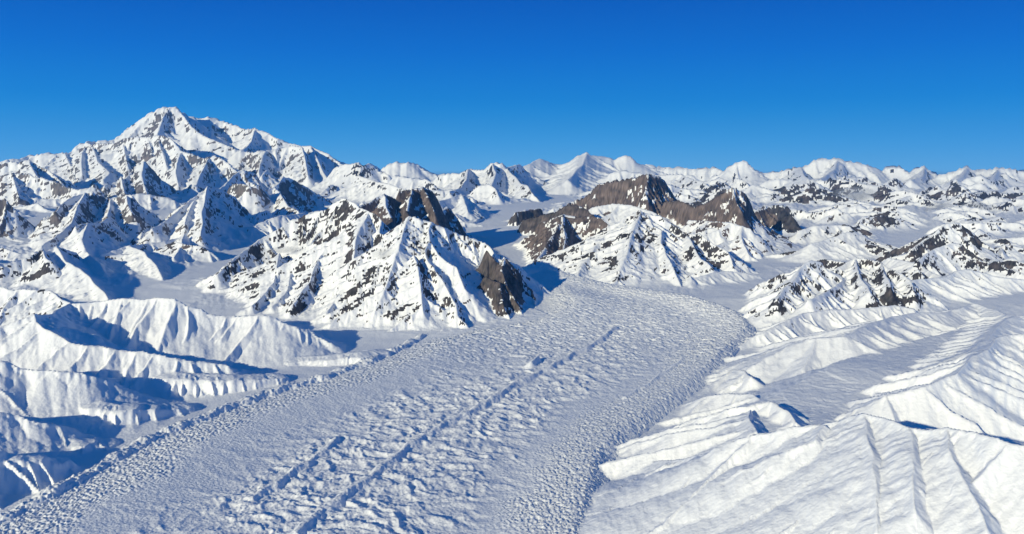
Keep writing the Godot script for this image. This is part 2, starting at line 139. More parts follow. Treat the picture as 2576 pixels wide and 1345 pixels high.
	["rock_buttress", "dark bare rock tower at the foot of the central mountain, beside the glacier", "rock buttress", "mountains around the glacier gorge", [
		[2.2, 1.9, 2.4, 0, 0.1, 120, 0.25, 1, 9, 1, 0, [-300, 1702, -10300, -182, 1609, -10200, -139, 1565, -10200, -87, 1636, -10250, -53, 1579, -10300, -6, 1521, -10350, 97, 1412, -10400, 150, 1334, -10350, 203, 1268, -10200, 245, 1197, -10000, 272, 1122, -9750, 282, 1059, -9500]],
		[1.8, 1.4, 2.4, 0, 0.1, 120, 0.3, 0.95, 9, 1, 0, [-87, 1619, -10250, -121, 1491, -9950, -82, 1381, -9650, -8, 1283, -9500, 72, 1170, -9350, 131, 1073, -9200]],
		[1.7, 1.3, 2.4, 0, 0.1, 120, 0.3, 0.9, 9, 1, 0, [-306, 1455, -9800, -229, 1428, -9700, -145, 1407, -9600, -128, 1297, -9400, -100, 1193, -9200, -46, 1098, -9050]]]],
	["rock_mountain", "snow-topped brown rock peak standing behind the central mountain", "mountain", "mountains around the glacier gorge", [
		[1.9, 2.2, 2.4, 0, 0.1, 200, 0.22, 0.7, 15, 1, 0, [-2510, 2044, -14200, -2312, 2126, -14600, -2146, 2239, -15000, -2072, 2199, -15100, -1988, 2145, -15200, -1909, 2279, -15300, -1720, 2323, -15500, -1538, 2352, -15600, -1438, 2269, -15800, -1345, 2118, -16100, -1306, 1879, -16500, -1268, 1904, -16800, -1211, 1962, -17000, -1170, 1906, -17100, -1078, 1713, -17300, -989, 1479, -17600, -935, 1360, -17800]],
		[1.7, 1.4, 2.4, 0, 0.1, 220, 0.3, 0.8, 15, 1, 0, [-1720, 2314, -15500, -1687, 2148, -14700, -1648, 1973, -14000]],
		[1.7, 1.4, 2.4, 0, 0.1, 220, 0.3, 0.85, 15, 1, 0, [-1538, 2339, -15600, -1418, 2139, -15000, -1278, 1950, -14500]],
		[1.6, 1.3, 2.4, 0, 0.1, 240, 0.3, 0.75, 15, 1, 0, [-2146, 2231, -15000, -2011, 2044, -14200, -1871, 1876, -13600]]]],
	["snow_hill", "blue-shaded fluted snow hill jutting into the upper gorge glacier", "hill", "mountains around the glacier gorge", [
		[1, 1.2, 1.15, 0, 0.1, 240, 0.4, 0.2, 12, 0, 0, [-1756, 1937, -20600, -1660, 1954, -21000, -1432, 2002, -21400, -1219, 2082, -21800, -1059, 1945, -21900, -898, 1837, -22000, -738, 1661, -22200, -587, 1495, -22400]],
		[1.1, 1, 1.15, 0, 0.1, 200, 0.4, 0.2, 10, 0, 0, [-1219, 2064, -21800, -1112, 1873, -20800, -1013, 1723, -20200]],
		[1.1, 1.1, 1.15, 0, 0.1, 400, 0.3, 0.4, 10, 1, 0, [-1046, 2185, -27000, -743, 2261, -27000, -471, 2154, -26600, -348, 1879, -25800]]]],
	["rock_mountain", "massive brown granite mountain with a steep bare wall right of the gorge", "mountain", "mountains around the glacier gorge", [
		[2.6, 2.6, 1.05, 0, 0.1, 330, 0.3, 0.62, 15, 1, 640, [1199, 1929, -19200, 1291, 1977, -19200, 1469, 2036, -19200, 1616, 2114, -19100, 1718, 2282, -19000, 1841, 2394, -18900, 2142, 2432, -18800, 2350, 2454, -18700, 2577, 2507, -18600, 2723, 2564, -18500, 2832, 2590, -18500, 2957, 2543, -18600, 3052, 2527, -18700, 3153, 2537, -18800, 3284, 2430, -19000, 3431, 2277, -19300, 3586, 2140, -19600, 3697, 2013, -19800]],
		[2.4, 1.8, 1.2, 0, 0.1, 160, 0.3, 0.62, 15, 1, 560, [2832, 2579, -18500, 2758, 2397, -18200, 2676, 2200, -17900, 2698, 2055, -17700]],
		[2.4, 1.8, 1.2, 0, 0.1, 160, 0.3, 0.62, 15, 1, 520, [3153, 2521, -18800, 3077, 2238, -18500, 3056, 2040, -18200, 3051, 1869, -18000]],
		[0.6, 0.6, 1.15, 0, 0.1, 300, 0.3, 0.35, 15, 1, 0, [1623, 1899, -17900, 2025, 1974, -17900, 2338, 1960, -17600, 2577, 1887, -17200, 2707, 1824, -16800]]]],
	["rock_mountain", "grey granite tower with a snow cap east of the brown granite mountain", "mountain", "mountains around the glacier gorge", [
		[2.3, 2.8, 1.05, 0, 0.1, 280, 0.3, 0.62, 15, 1, 520, [3050, 2029, -17600, 3231, 2085, -17200, 3310, 2018, -16900, 3448, 1959, -16600, 3553, 2036, -16400, 3681, 2138, -16200, 3759, 2215, -16000, 3828, 2298, -15900, 3889, 2334, -15900, 4019, 2329, -15900, 4180, 2258, -16100, 4424, 2037, -16500, 4591, 1805, -16800, 4691, 1575, -17000]],
		[2.6, 1.8, 1.1, 0, 0.1, 140, 0.3, 0.62, 15, 1, 480, [3961, 2325, -15900, 3910, 2123, -15500, 3926, 1919, -15200]],
		[0.6, 0.6, 1.15, 0, 0.1, 300, 0.3, 0.4, 15, 1, 500, [3131, 1769, -15600, 3394, 1769, -15200, 3689, 1759, -15000, 3976, 1666, -14800]],
		[1.4, 1.4, 1.15, 0, 0.1, 260, 0.3, 0.75, 15, 1, 500, [5096, 1797, -18500, 5356, 1874, -18800, 5518, 1758, -18800, 5566, 1704, -18600]]]],
	["rock_buttress", "blunt rock headland where the gorge glacier bends", "rock buttress", "mountains around the glacier gorge", [
		[2.8, 2.8, 2.6, 40, 0.3, 130, 0.15, 0.95, 9, 1, 0, [-11, 1657, -18900, 53, 1740, -18950, 210, 1766, -19100, 393, 1769, -19400, 630, 1785, -19800]],
		[2, 2, 2.6, 0, 0.1, 150, 0.22, 0.85, 9, 1, 0, [200, 1582, -17700, 263, 1672, -17600, 503, 1742, -17500, 857, 1854, -17300, 1002, 1936, -17200, 1116, 1983, -17100, 1273, 1982, -17000, 1432, 1904, -16900, 1571, 1809, -16800]]]],
	["rock_mountain", "rust-brown rock spur dropping to the glacier opposite the dark rock tower", "mountain", "mountains around the glacier gorge", [
		[1.3, 1.3, 2.6, 0, 0.1, 200, 0.3, 0.55, 15, 1, 0, [346, 1506, -15900, 455, 1683, -15800, 769, 1822, -15500, 892, 1884, -15300, 1117, 1837, -15300, 1336, 1850, -15200, 1509, 1835, -15000, 1644, 1695, -14600]],
		[1.6, 1.2, 2.6, 0, 0.1, 170, 0.32, 0.8, 15, 1, 0, [892, 1876, -15300, 838, 1713, -14700, 842, 1563, -14200, 780, 1409, -13650, 624, 1299, -13200, 443, 1221, -12800]],
		[1.5, 1.2, 2.6, 0, 0.1, 170, 0.3, 0.75, 15, 1, 0, [781, 1749, -14800, 630, 1583, -14200, 485, 1423, -13500, 339, 1300, -13000]]]],
	["rocky_mountain", "broad snow mountain with scattered black outcrops right of the glacier", "mountain", "mountains around the glacier gorge", [
		[1.125, 1.25, 1.15, 0, 0.1, 280, 0.384, 0.5, 12, 1, 0, [1210, 1621, -12900, 1363, 1654, -13000, 1535, 1748, -13200, 1661, 1832, -13350, 1720, 1934, -13500, 1897, 2000, -13550, 2003, 2031, -13550, 2084, 1974, -13550, 2248, 1949, -13500, 2327, 1875, -13400, 2454, 1790, -13300, 2549, 1699, -13100, 2750, 1706, -13000, 2865, 1622, -12800, 3010, 1510, -12500, 3038, 1408, -12300, 3050, 1311, -12100]],
		[1.75, 0.875, 1.15, 0, 0.1, 220, 0.3, 0.45, 10, 1, 0, [2084, 1966, -13550, 2096, 1814, -13100, 2172, 1768, -13000, 2088, 1616, -12500, 2130, 1548, -12300, 2117, 1454, -12000, 2133, 1323, -11550, 2148, 1205, -11200, 2152, 1089, -10900]],
		[0.938, 0.75, 1.15, 0, 0.1, 240, 0.36, 0.5, 10, 1, 0, [2003, 2019, -13550, 1809, 1840, -12900, 1641, 1667, -12300, 1510, 1470, -11800, 1397, 1314, -11400, 1268, 1189, -11100]],
		[1, 0.75, 1.15, 0, 0.1, 220, 0.36, 0.55, 8, 1, 0, [1293, 1632, -13000, 1139, 1474, -12500, 993, 1349, -12000, 863, 1258, -11600]],
		[1.375, 0.875, 1.15, 0, 0.1, 240, 0.36, 0.5, 8, 1, 0, [2560, 1688, -13100, 2552, 1563, -12500, 2577, 1442, -12100, 2649, 1369, -11800]],
		[0.562, 0.562, 1.15, 0, 0.1, 300, 0.3, 0.08, 6, 1, 0, [2285, 1228, -11300, 2574, 1274, -11600, 2852, 1285, -11800, 3147, 1257, -11900, 3351, 1206, -11900]]]],
	["rocky_hill", "low snow knoll with a dark rock band beneath the grey granite tower", "hill", "snowy knolls and hills of the right-hand upland", [
		[0.688, 0.688, 1.15, 0, 0.1, 280, 0.36, 0.47, 6, 1, 0, [3261, 1422, -14200, 3492, 1479, -14500, 3789, 1485, -14700, 4108, 1469, -14800, 4418, 1419, -15000]],
		[0.875, 0.875, 1.15, 0, 0.1, 250, 0.36, 0.47, 6, 1, 0, [3141, 1653, -15000, 3395, 1666, -15000, 3693, 1610, -15000]]]],
	["rocky_hill", "small upright rock tower with snow around its foot", "hill", "snowy knolls and hills of the right-hand upland", [
		[2, 2, 1.15, 0, 0.1, 180, 0.36, 0.77, 4, 1, 0, [5499, 1672, -18200, 5539, 1712, -18000, 5607, 1762, -17800, 5692, 1627, -17800, 5716, 1501, -17800]],
		[1.375, 1.375, 1.15, 0, 0.1, 320, 0.36, 0.52, 6, 1, 0, [5960, 1843, -20500, 6208, 1854, -20500, 6533, 1785, -20500, 6816, 1690, -20300, 7012, 1749, -20000, 7318, 1830, -19800, 7431, 1657, -19800]]]],
	["rocky_hill", "white rounded knoll with scattered rock patches", "hill", "snowy knolls and hills of the right-hand upland", [
		[0.75, 0.75, 1.15, 0, 0.1, 280, 0.36, 0.37, 6, 1, 0, [4685, 1486, -13900, 5024, 1523, -14200, 5227, 1576, -14300, 5490, 1635, -14500, 5772, 1587, -14600, 5995, 1476, -14700, 6484, 1360, -14800]],
		[0.875, 0.875, 1.15, 0, 0.1, 280, 0.36, 0.37, 6, 1, 0, [5269, 1531, -16200, 5608, 1611, -16400, 6003, 1622, -16600, 6332, 1599, -16600]]]],
	["rocky_hill", "dark-sided broken ridge behind the rounded knoll", "hill", "snowy knolls and hills of the right-hand upland", [
		[1.25, 1.625, 1.15, 0, 0.1, 260, 0.36, 0.52, 6, 1, 0, [7221, 1620, -18400, 7453, 1704, -18600, 7546, 1609, -18600, 7722, 1531, -18600, 7947, 1451, -18700, 8185, 1333, -18800]],
		[1.25, 1.25, 1.15, 0, 0.1, 300, 0.36, 0.27, 6, 1, 0, [8062, 1757, -21500, 8460, 1845, -21600, 8709, 1723, -21600]],
		[1, 1, 1.15, 0, 0.1, 260, 0.36, 0.47, 6, 1, 0, [8746, 1636, -20000, 8969, 1692, -20000, 9313, 1580, -20000]]]],
	["rocky_hill", "dome-shaped hill thickly speckled with dark rock", "hill", "snowy knolls and hills of the right-hand upland", [
		[1.125, 1.5, 1.15, 0, 0.1, 230, 0.384, 0.62, 6, 1, 0, [5810, 1493, -12900, 6062, 1569, -13100, 6297, 1636, -13300, 6435, 1720, -13400, 6578, 1786, -13500, 6720, 1826, -13600, 6815, 1841, -13600, 6918, 1787, -13600, 7172, 1665, -13700, 7310, 1553, -13700, 7373, 1405, -13700]],
		[1.125, 1.125, 1.15, 0, 0.1, 230, 0.384, 0.57, 6, 1, 0, [5360, 1430, -11700, 5612, 1485, -12000, 5892, 1534, -12300, 6273, 1605, -12600, 6395, 1576, -12600, 6477, 1459, -12400, 6515, 1369, -12100]]]],
	["rocky_hill", "snow slopes with rock bands at the right edge beyond the speckled dome", "hill", "snowy knolls and hills of the right-hand upland", [
		[1, 1, 1.15, 0, 0.1, 260, 0.36, 0.37, 6, 1, 0, [8555, 1386, -16000, 8780, 1409, -16000, 9162, 1440, -16000, 9725, 1477, -16000]],
		[1.25, 1.25, 1.15, 0, 0.1, 220, 0.36, 0.47, 8, 1, 0, [6611, 1345, -12200, 6803, 1399, -12400, 6984, 1357, -12500, 7158, 1394, -12600, 7180, 1272, -12400, 7569, 1236, -12400]],
		[1, 1, 1.15, 0, 0.1, 280, 0.36, 0.37, 6, 1, 0, [9818, 1508, -19000, 9975, 1567, -19000, 10348, 1599, -19200, 10737, 1654, -19400, 10930, 1523, -19400, 11498, 1539, -19400]]]],
	["rocky_mountain", "craggy snow mountain with black cliffs in the right middle distance", "mountain", "snowy knolls and hills of the right-hand upland", [
		[1.062, 1.312, 1.15, 0, 0.1, 190, 0.408, 0.37, 10, 1, 0, [2723, 1307, -9050, 2881, 1366, -9350, 3104, 1436, -9700, 3256, 1509, -10000, 3374, 1556, -10150, 3493, 1584, -10250, 3640, 1547, -10350, 3681, 1458, -10250, 3784, 1371, -10150, 3928, 1373, -10350]],
		[1.375, 1.125, 1.15, 0, 0.1, 180, 0.432, 0.42, 12, 1, 0, [3902, 1444, -10650, 4111, 1499, -10850, 4276, 1552, -10950, 4370, 1549, -10850, 4470, 1517, -10650, 4489, 1474, -10450, 4484, 1455, -10150, 4453, 1398, -9850, 4350, 1331, -9550]],
		[1.375, 1, 1.15, 0, 0.1, 170, 0.432, 0.47, 10, 1, 0, [4277, 1545, -10950, 4086, 1462, -10350, 3970, 1392, -9950, 3849, 1317, -9450]],
		[1.375, 1, 1.15, 0, 0.1, 170, 0.432, 0.57, 10, 1, 0, [4470, 1511, -10650, 4270, 1437, -10050, 4104, 1358, -9550]],
		[1.125, 0.875, 1.15, 0, 0.1, 190, 0.408, 0.32, 10, 1, 0, [3810, 1368, -10150, 3516, 1345, -9650, 3268, 1331, -9250, 3020, 1315, -8900]]]],
	["snow_ridge", "smooth snow ridge curling round a grey bowl behind the craggy mountain", "ridge", "snowy knolls and hills of the right-hand upland", [
		[0.9, 0.6, 1.15, 0, 0.1, 220, 0.3, 0, 10, 0, 0, [5267, 1422, -12300, 5336, 1411, -12200, 5409, 1390, -11900, 5420, 1330, -11400, 5393, 1290, -11000]],
		[0.7, 0.7, 1.15, 0, 0.1, 170, 0.36, 0.07, 10, 0, 0, [4680, 1344, -10300, 4925, 1340, -10500, 5282, 1331, -10700, 5545, 1374, -11000, 5717, 1389, -11100, 5927, 1347, -11100, 6096, 1296, -11000, 6472, 1264, -11000]]]],
	["snow_ridge", "long ribbed snow ridge pointing onto the glacier from the right", "ridge", "smooth snow hills in the right foreground", [
		[0.85, 0.85, 2.2, 0, 0.1, 110, 0.34, 0.1, 7, 0, 0, [1932, 1001, -7750, 2003, 1029, -7850, 2176, 1080, -8000, 2322, 1127, -8100, 2511, 1166, -8250, 2713, 1202, -8500, 2907, 1214, -8700, 3173, 1221, -8850, 3519, 1205, -9000, 3816, 1213, -9100, 4046, 1216, -9200, 4213, 1177, -9200]],
		[0.7, 0.7, 2.2, 0, 0.1, 140, 0.3, 0.2, 6, 0, 0, [3327, 1143, -9800, 3424, 1153, -9600, 3487, 1157, -9400]]]],
	["snow_hill", "grey shaded snow upland with a shallow bowl above the glacier's right bank", "hill", "smooth snow hills in the right foreground", [
		[0.5, 0.42, 2.2, 0, 0.1, 210, 0.32, 0, 5, 0, 0, [1798, 1009, -7100, 1879, 1034, -7150, 1964, 1081, -7150, 2047, 1170, -7000, 2174, 1253, -6900, 2274, 1335, -6700, 2381, 1352, -6650, 2497, 1369, -6600, 2744, 1373, -6900, 2957, 1372, -7200, 3287, 1352, -7600, 3722, 1330, -8000, 3949, 1307, -8100, 4145, 1299, -8300, 4315, 1317, -8400, 4512, 1309, -8600, 4570, 1319, -8600, 4579, 1308, -8400, 4499, 1309, -8000, 4439, 1367, -7600, 4522, 1426, -7200]],
		[0.5, 0.5, 1.3, 420, 0.05, 0, 0.3, 0, 4, 0, 0, [1587, 1279, -4550, 1794, 1264, -4850, 2054, 1275, -5200, 2507, 1311, -5700, 2972, 1292, -6200, 3405, 1285, -6600, 3851, 1305, -6900, 4264, 1329, -7100]]]],
	["snow_ridge", "snow spur with a gullied face running down to the shallow bowl", "ridge", "smooth snow hills in the right foreground", [
		[0.62, 0.7, 2.2, 0, 0.1, 150, 0.38, 0, 6, 0, 0, [3540, 1600, -5500, 3278, 1572, -5600, 3176, 1564, -5600, 3053, 1561, -5500, 2810, 1549, -5200, 2561, 1531, -4900, 2402, 1517, -4700, 2160, 1475, -4600, 1977, 1421, -4600, 1867, 1347, -4650, 1740, 1271, -4700]],
		[0.45, 0.45, 2.2, 0, 0.1, 200, 0.3, 0, 4, 0, 0, [4187, 1414, -7300, 3848, 1405, -6900, 3428, 1396, -6300, 3071, 1399, -5900, 2750, 1386, -5600]],
		[0.45, 0.45, 1.5, 40, 0.04, 0, 0.3, 0, 3, 0, 0, [1664, 1436, -4050, 1750, 1459, -3900, 1831, 1492, -3720, 1929, 1514, -3600, 2001, 1525, -3450, 2139, 1528, -3350]]]],
	["snow_hill", "snow domes with lit left flanks and a dark cliff on the glacier's right bank", "hill", "smooth snow hills in the right foreground", [
		[0.62, 1, 2.2, 0, 0.1, 150, 0.34, 0, 6, 0, 0, [1335, 1011, -6250, 1541, 1054, -6500, 1636, 1090, -6600, 1714, 1104, -6650, 1730, 1127, -6500, 1714, 1147, -6200]],
		[0.8, 0.55, 2.2, 0, 0.1, 190, 0.3, 0, 5, 0, 0, [1170, 1017, -5950, 1201, 1044, -5900, 1296, 1113, -5800, 1398, 1157, -5700, 1445, 1167, -5650, 1536, 1194, -5550, 1551, 1198, -5400]],
		[0.55, 1.15, 2.2, 0, 0.1, 150, 0.32, 0, 6, 0, 0, [749, 1029, -5050, 923, 1112, -5050, 1070, 1189, -5000, 1159, 1233, -4950, 1269, 1283, -4900, 1358, 1299, -4880, 1450, 1323, -4880, 1465, 1334, -4750, 1471, 1330, -4600, 1461, 1322, -4450]],
		[1.3, 0.5, 2.2, 0, 0.1, 140, 0.3, 0, 5, 0, 0, [1318, 1292, -4800, 1271, 1306, -4600, 1221, 1316, -4300]]]],
	["snow_hill", "large near snow hill with dark vertical gullies, nearest the viewer", "hill", "smooth snow hills in the right foreground", [
		[0.6, 0.62, 2.2, 0, 0.1, 270, 0.26, 0, 6, 1, 0, [441, 965, -4000, 528, 1032, -4000, 649, 1123, -4000, 798, 1248, -3950, 859, 1321, -3900, 936, 1372, -3880, 1009, 1421, -3850, 1119, 1463, -3800, 1209, 1502, -3750, 1306, 1529, -3700, 1389, 1555, -3670, 1431, 1583, -3650, 1462, 1605, -3600, 1491, 1606, -3550, 1523, 1618, -3450, 1543, 1619, -3350, 1574, 1625, -3300, 1633, 1648, -3250, 1680, 1661, -3150, 1721, 1666, -3050, 1764, 1660, -3000, 1851, 1672, -2900, 1992, 1679, -2800]],
		[0.6, 0.5, 2.2, 0, 0.1, 0, 0.2, 0, 5, 0, 0, [1321, 1541, -3650, 1245, 1513, -3520, 1122, 1472, -3520, 934, 1367, -3550, 785, 1228, -3620, 629, 1050, -3750]],
		[0.6, 0.5, 2.2, 0, 0.1, 0, 0.3, 0, 5, 0, 0, [1462, 1598, -3600, 1389, 1568, -3350, 1317, 1527, -3120, 1258, 1479, -2950, 1207, 1434, -2800]],
		[0.75, 0.5, 2.2, 0, 0.1, 0, 0.3, 0, 5, 0, 0, [1542, 1616, -3350, 1450, 1583, -3120, 1384, 1541, -2950, 1323, 1494, -2800]],
		[0.75, 0.5, 2.2, 0, 0.1, 0, 0.3, 0, 5, 0, 0, [1637, 1645, -3250, 1564, 1614, -3080, 1535, 1575, -2930, 1513, 1536, -2800, 1481, 1493, -2660]]]],
	["snow_hill", "long white snow hill with a ribbed face and a shaded cirque, left of the glacier", "hill", "snow hills and terraces in the left foreground", [
		[0.62, 0.8, 1.3, 0, 0.1, 130, 0.3, 0.02, 7, 0, 0, [-3878, 1425, -7400, -3904, 1433, -7600, -3927, 1443, -7800, -3757, 1447, -7850, -3616, 1467, -7850, -3483, 1485, -7850, -3275, 1474, -7800, -3150, 1496, -7800, -3006, 1492, -7750, -2970, 1475, -7750, -2863, 1434, -7750, -2747, 1403, -7750, -2680, 1363, -7750, -2551, 1341, -7750, -2412, 1336, -7750, -2232, 1354, -7750, -2151, 1341, -7750, -2065, 1305, -7750, -1989, 1274, -7750, -1851, 1211, -7750, -1807, 1213, -7800, -1720, 1152, -7750, -1582, 1106, -7700]],
		[0.6, 1.2, 1.2, 0, 0.1, 150, 0.28, 0.1, 6, 0, 0, [-4240, 1400, -6600, -4073, 1411, -6700, -3943, 1420, -6800, -3866, 1453, -6850, -3768, 1491, -6900, -3759, 1465, -7000, -3788, 1443, -7200, -3819, 1442, -7350]],
		[1.7, 1.7, 2.5, 130, 0.16, 75, 0.5, 0, 5, 0, 0, [-2055, 1018, -7250, -1808, 1060, -7300, -1525, 1071, -7350, -1331, 1082, -7400, -1185, 1074, -7550]]]],
	["snow_hill", "middle snow hill ending in a terrace with a bright gullied bluff", "hill", "snow hills and terraces in the left foreground", [
		[0.62, 0.75, 1.3, 0, 0.1, 140, 0.28, 0.02, 6, 0, 0, [-3768, 1481, -6900, -3676, 1456, -6750, -3593, 1424, -6700, -3477, 1398, -6620, -3301, 1344, -6500, -3257, 1337, -6500, -3102, 1318, -6500, -2993, 1301, -6500, -2869, 1276, -6500, -2741, 1276, -6500, -2669, 1261, -6500, -2514, 1221, -6500, -2337, 1186, -6550, -2164, 1150, -6600]],
		[1.7, 1.7, 2.5, 130, 0.16, 75, 0.5, 0, 5, 0, 0, [-2476, 1149, -6350, -2294, 1125, -6400, -2118, 1108, -6450, -2017, 1092, -6500, -1849, 1067, -6650, -1742, 1022, -6750]]]],
	["snow_hill", "lower snow hill whose end casts a dark shadow on the terrace below", "hill", "snow hills and terraces in the left foreground", [
		[0.6, 1, 1.3, 0, 0.1, 140, 0.28, 0, 6, 0, 0, [-3577, 1424, -5500, -3417, 1403, -5600, -3320, 1379, -5700, -3246, 1345, -5700, -3202, 1325, -5700, -3008, 1313, -5700, -2834, 1286, -5750, -2743, 1239, -5800, -2679, 1205, -5850, -2660, 1174, -5900]],
		[1.6, 1.6, 2.5, 110, 0.18, 70, 0.5, 0, 5, 0, 0, [-2636, 1145, -5550, -2509, 1120, -5550, -2424, 1097, -5650, -2273, 1049, -5850, -2142, 991, -6050]]]],
	["snow_hill", "dim snow terrace with pale bluffs low at the left edge", "hill", "snow hills and terraces in the left foreground", [
		[0.6, 1, 1.3, 0, 0.1, 140, 0.28, 0, 6, 0, 0, [-3113, 1292, -4800, -2980, 1257, -4900, -2914, 1232, -4950, -2828, 1206, -4980, -2747, 1171, -5000, -2646, 1134, -5050, -2608, 1086, -5100]],
		[1.5, 1.5, 2.5, 100, 0.2, 70, 0.5, 0, 5, 0, 0, [-2720, 1087, -4950, -2531, 1063, -5000, -2434, 1029, -5100, -2339, 964, -5250]]]],
	["snow_hill", "shadowed snow terrace in the lower left corner above the moraine", "hill", "snow hills and terraces in the left foreground", [
		[1.3, 1.3, 1.8, 70, 0.25, 75, 0.5, 0, 5, 0, 0, [-2802, 1237, -4300, -2689, 1192, -4400, -2605, 1156, -4450, -2516, 1133, -4500, -2440, 1080, -4600, -2363, 1007, -4680]]]],
	["moraine", "dark rubbly side moraine edging the glacier's left bank", "moraine", "moraine ridges on the glacier", [
		[0.3, 0.3, 1.3, 26, 0.1, 0, 0.3, 0, 0, 0, 26, [-2393, 1024, -3766, -2355, 1024, -3964, -2270, 1025, -4461, -2165, 1026, -5177, -2027, 1027, -5623, -1870, 1028, -6007, -1789, 1030, -6192, -1619, 1033, -6515, -1467, 1035, -6725, -1314, 1038, -7062, -1115, 1042, -7512, -1010, 1045, -7877, -922, 1048, -8157, -857, 1051, -8368], 10]]],
	["moraine", "long straight ice ridge running down the middle of the glacier", "moraine", "moraine ridges on the glacier", [
		[0.4, 0.4, 1.3, 10, 0.1, 0, 0.3, 0, 0, 0, 46, [1040, 1077, -8708, 925, 1069, -8403, 806, 1061, -8097, 545, 1056, -7540, 312, 1053, -7009, 138, 1051, -6681, 2, 1050, -6388, -152, 1048, -5994, -253, 1047, -5723, -391, 1047, -5453, -518, 1046, -5172, -598, 1046, -4954, -667, 1045, -4655, -758, 1045, -4392, -854, 1044, -4079, -909, 1044, -3874, -945, 1044, -3713], 4]]],
	["moraine", "shorter ice ridge left of the long middle one", "moraine", "moraine ridges on the glacier", [
		[0.4, 0.4, 1.3, 8, 0.1, 0, 0.3, 0, 0, 0, 42, [-1042, 1042, -5119, -1078, 1042, -4817, -1133, 1041, -4595, -1202, 1041, -4352, -1269, 1040, -4149], 4]]],
	["moraine", "faint straight ice ridge near the glacier's right bank", "moraine", "moraine ridges on the glacier", [
		[0.4, 0.4, 1.3, 5, 0.1, 0, 0.3, 0, 0, 0, 38, [1467, 1047, -7390, 1204, 1044, -6845, 1003, 1042, -6433, 789, 1040, -6059], 3]]],
	["ice_mound", "lone pointed ice mound on the glacier beside the long middle ridge", "mound", "moraine ridges on the glacier", [
		[0.8, 0.8, 1.3, 3, 0.1, 0, 0.3, 0, 0, 0, 66, [203, 1074, -7293, 168, 1074, -7153, 146, 1073, -7062], 3]]]
]
# mist: centre, size, density, label
const WISPS := [
	[-1381, 1685, -10000, 420, 150, 260, 0.0022, "puff of thin mist on the central mountain's upper snow face"],
	[-3032, 1571, -11800, 520, 90, 260, 0.0022, "low streak of mist along the central mountain's left rock ledges"],
	[10218, 1971, -26500, 1500, 420, 800, 0.0008, "pale mist bank before the long flat-topped snow mountain"],
	[10991, 1642, -22800, 900, 420, 600, 0.0012, "mist patch among the dark speckled peaks"],
	[11784, 1683, -22600, 800, 380, 600, 0.0012, "mist patch on the rightmost dark speckled peak"]
]
# floor of the valleys: forward distance km, height below the eye (open side, left side)
const FLOOR_OPEN := [[1.5, -1604], [4, -1602], [6, -1598], [8.0, -1588], [8.8, -1566], [9.4, -1530], [10.2, -1470], [11.5, -1440], [13, -1400], [15.4, -1340], [17.5, -1245], [19.4, -1150], [24, -950], [30, -900], [36, -870], [45, -800], [70, -500]]
const FLOOR_LEFT := [[1.5, -1604], [4, -1602], [6, -1598], [8.0, -1580], [8.9, -1566], [9.5, -1553], [10.4, -1525], [11.5, -1490], [15, -1425], [20, -1330], [25, -1210], [30, -1080], [36, -950], [45, -800], [70, -500]]
# banks of the main glacier, x and z in metres, going up the valley
const BANK_LEFT := [-2415, -3562, -2347, -3949, -2261, -4443, -2155, -5153, -2017, -5594, -1821, -6026, -1580, -6478, -1303, -7001, -1101, -7414, -916, -8101, -608, -8576, -224, -8925, 137, -9267, 313, -9803, 260, -11140, 45, -13343, -436, -15713, -876, -17428, -1047, -18738, -676, -20310, -560, -22578, -668, -24200]
const BANK_RIGHT := [341, -3490, 386, -3798, 426, -4024, 558, -4779, 740, -5192, 1058, -5802, 1387, -6410, 1749, -7153, 1943, -7643, 2423, -8636, 2480, -9327, 2365, -9742, 2041, -10364, 1405, -10936, 993, -11572, 599, -12269, 346, -13284, 357, -15372, 437, -16817, 209, -17636, 37, -18691, 11, -20023, 136, -21881, 881, -23712, 1317, -25721]

# level side glaciers and snow plains among the mountains: x, z in metres
const PLAINS := [
	[-10875, -17502, -10180, -17759, -10225, -18579, -11689, -21832, -13225, -25262, -13483, -26477],
	[-9293, -15282, -8710, -15478, -8153, -15090],
	[-4123, -10282, -4319, -11269, -4437, -12423, -4644, -14029, -4828, -15680, -4966, -17604, -4901, -18298],
	[-4982, -10890, -4850, -11469, -5066, -13251],
	[-8770, -21467, -10460, -27353, -10808, -29818],
	[1964, -9681, 2311, -9993, 2888, -11140, 3319, -12027, 3526, -13643, 4047, -14120, 4206, -13343],
	[4973, -18507, 5352, -18738, 5584, -18281],
	[5822, -14993, 6255, -14810, 6925, -15180, 7471, -16817, 8118, -18061, 8734, -18507],
	[4197, -9742, 4643, -9866, 5337, -10123, 6074, -10455, 6877, -10738],
	[3828, -15887, 4141, -15372, 4549, -14993],
	[-912, -21881, -310, -22944, 490, -24200, 1671, -29415, 1094, -38167, 18, -31859],
	[1438, -18061, 1817, -18281, 2100, -18507],
	[-6138, -29552, -5996, -30096]
]

const ST := 22                 # floats per crest segment
var crest_data := PackedFloat32Array() # ax az dx dz inv_len2 ay dy sL sR R w s0 rock flute lam len s_off land_id rough rubble
var nseg := 0
var nland := 0
var nz_warp := FastNoiseLite.new()
var nz_a := FastNoiseLite.new()
var nz_r := FastNoiseLite.new()
var nz_c := FastNoiseLite.new()
var nz_s := FastNoiseLite.new()
var NC := 0
var NR := 0
var az0 := 0.0
var daz := 0.0
var rad := PackedFloat32Array()
var strips := []
var lock := Mutex.new()
const BLK := 16
var hts := PackedFloat32Array()
var ids := PackedByteArray()
var rks := PackedFloat32Array()
var nrm := PackedVector3Array()
var rockq := PackedByteArray()
var GLACIER := 0
var SIDE := 0
var FIELD := 0
var GORGE := 0
var quads := []
var built := []


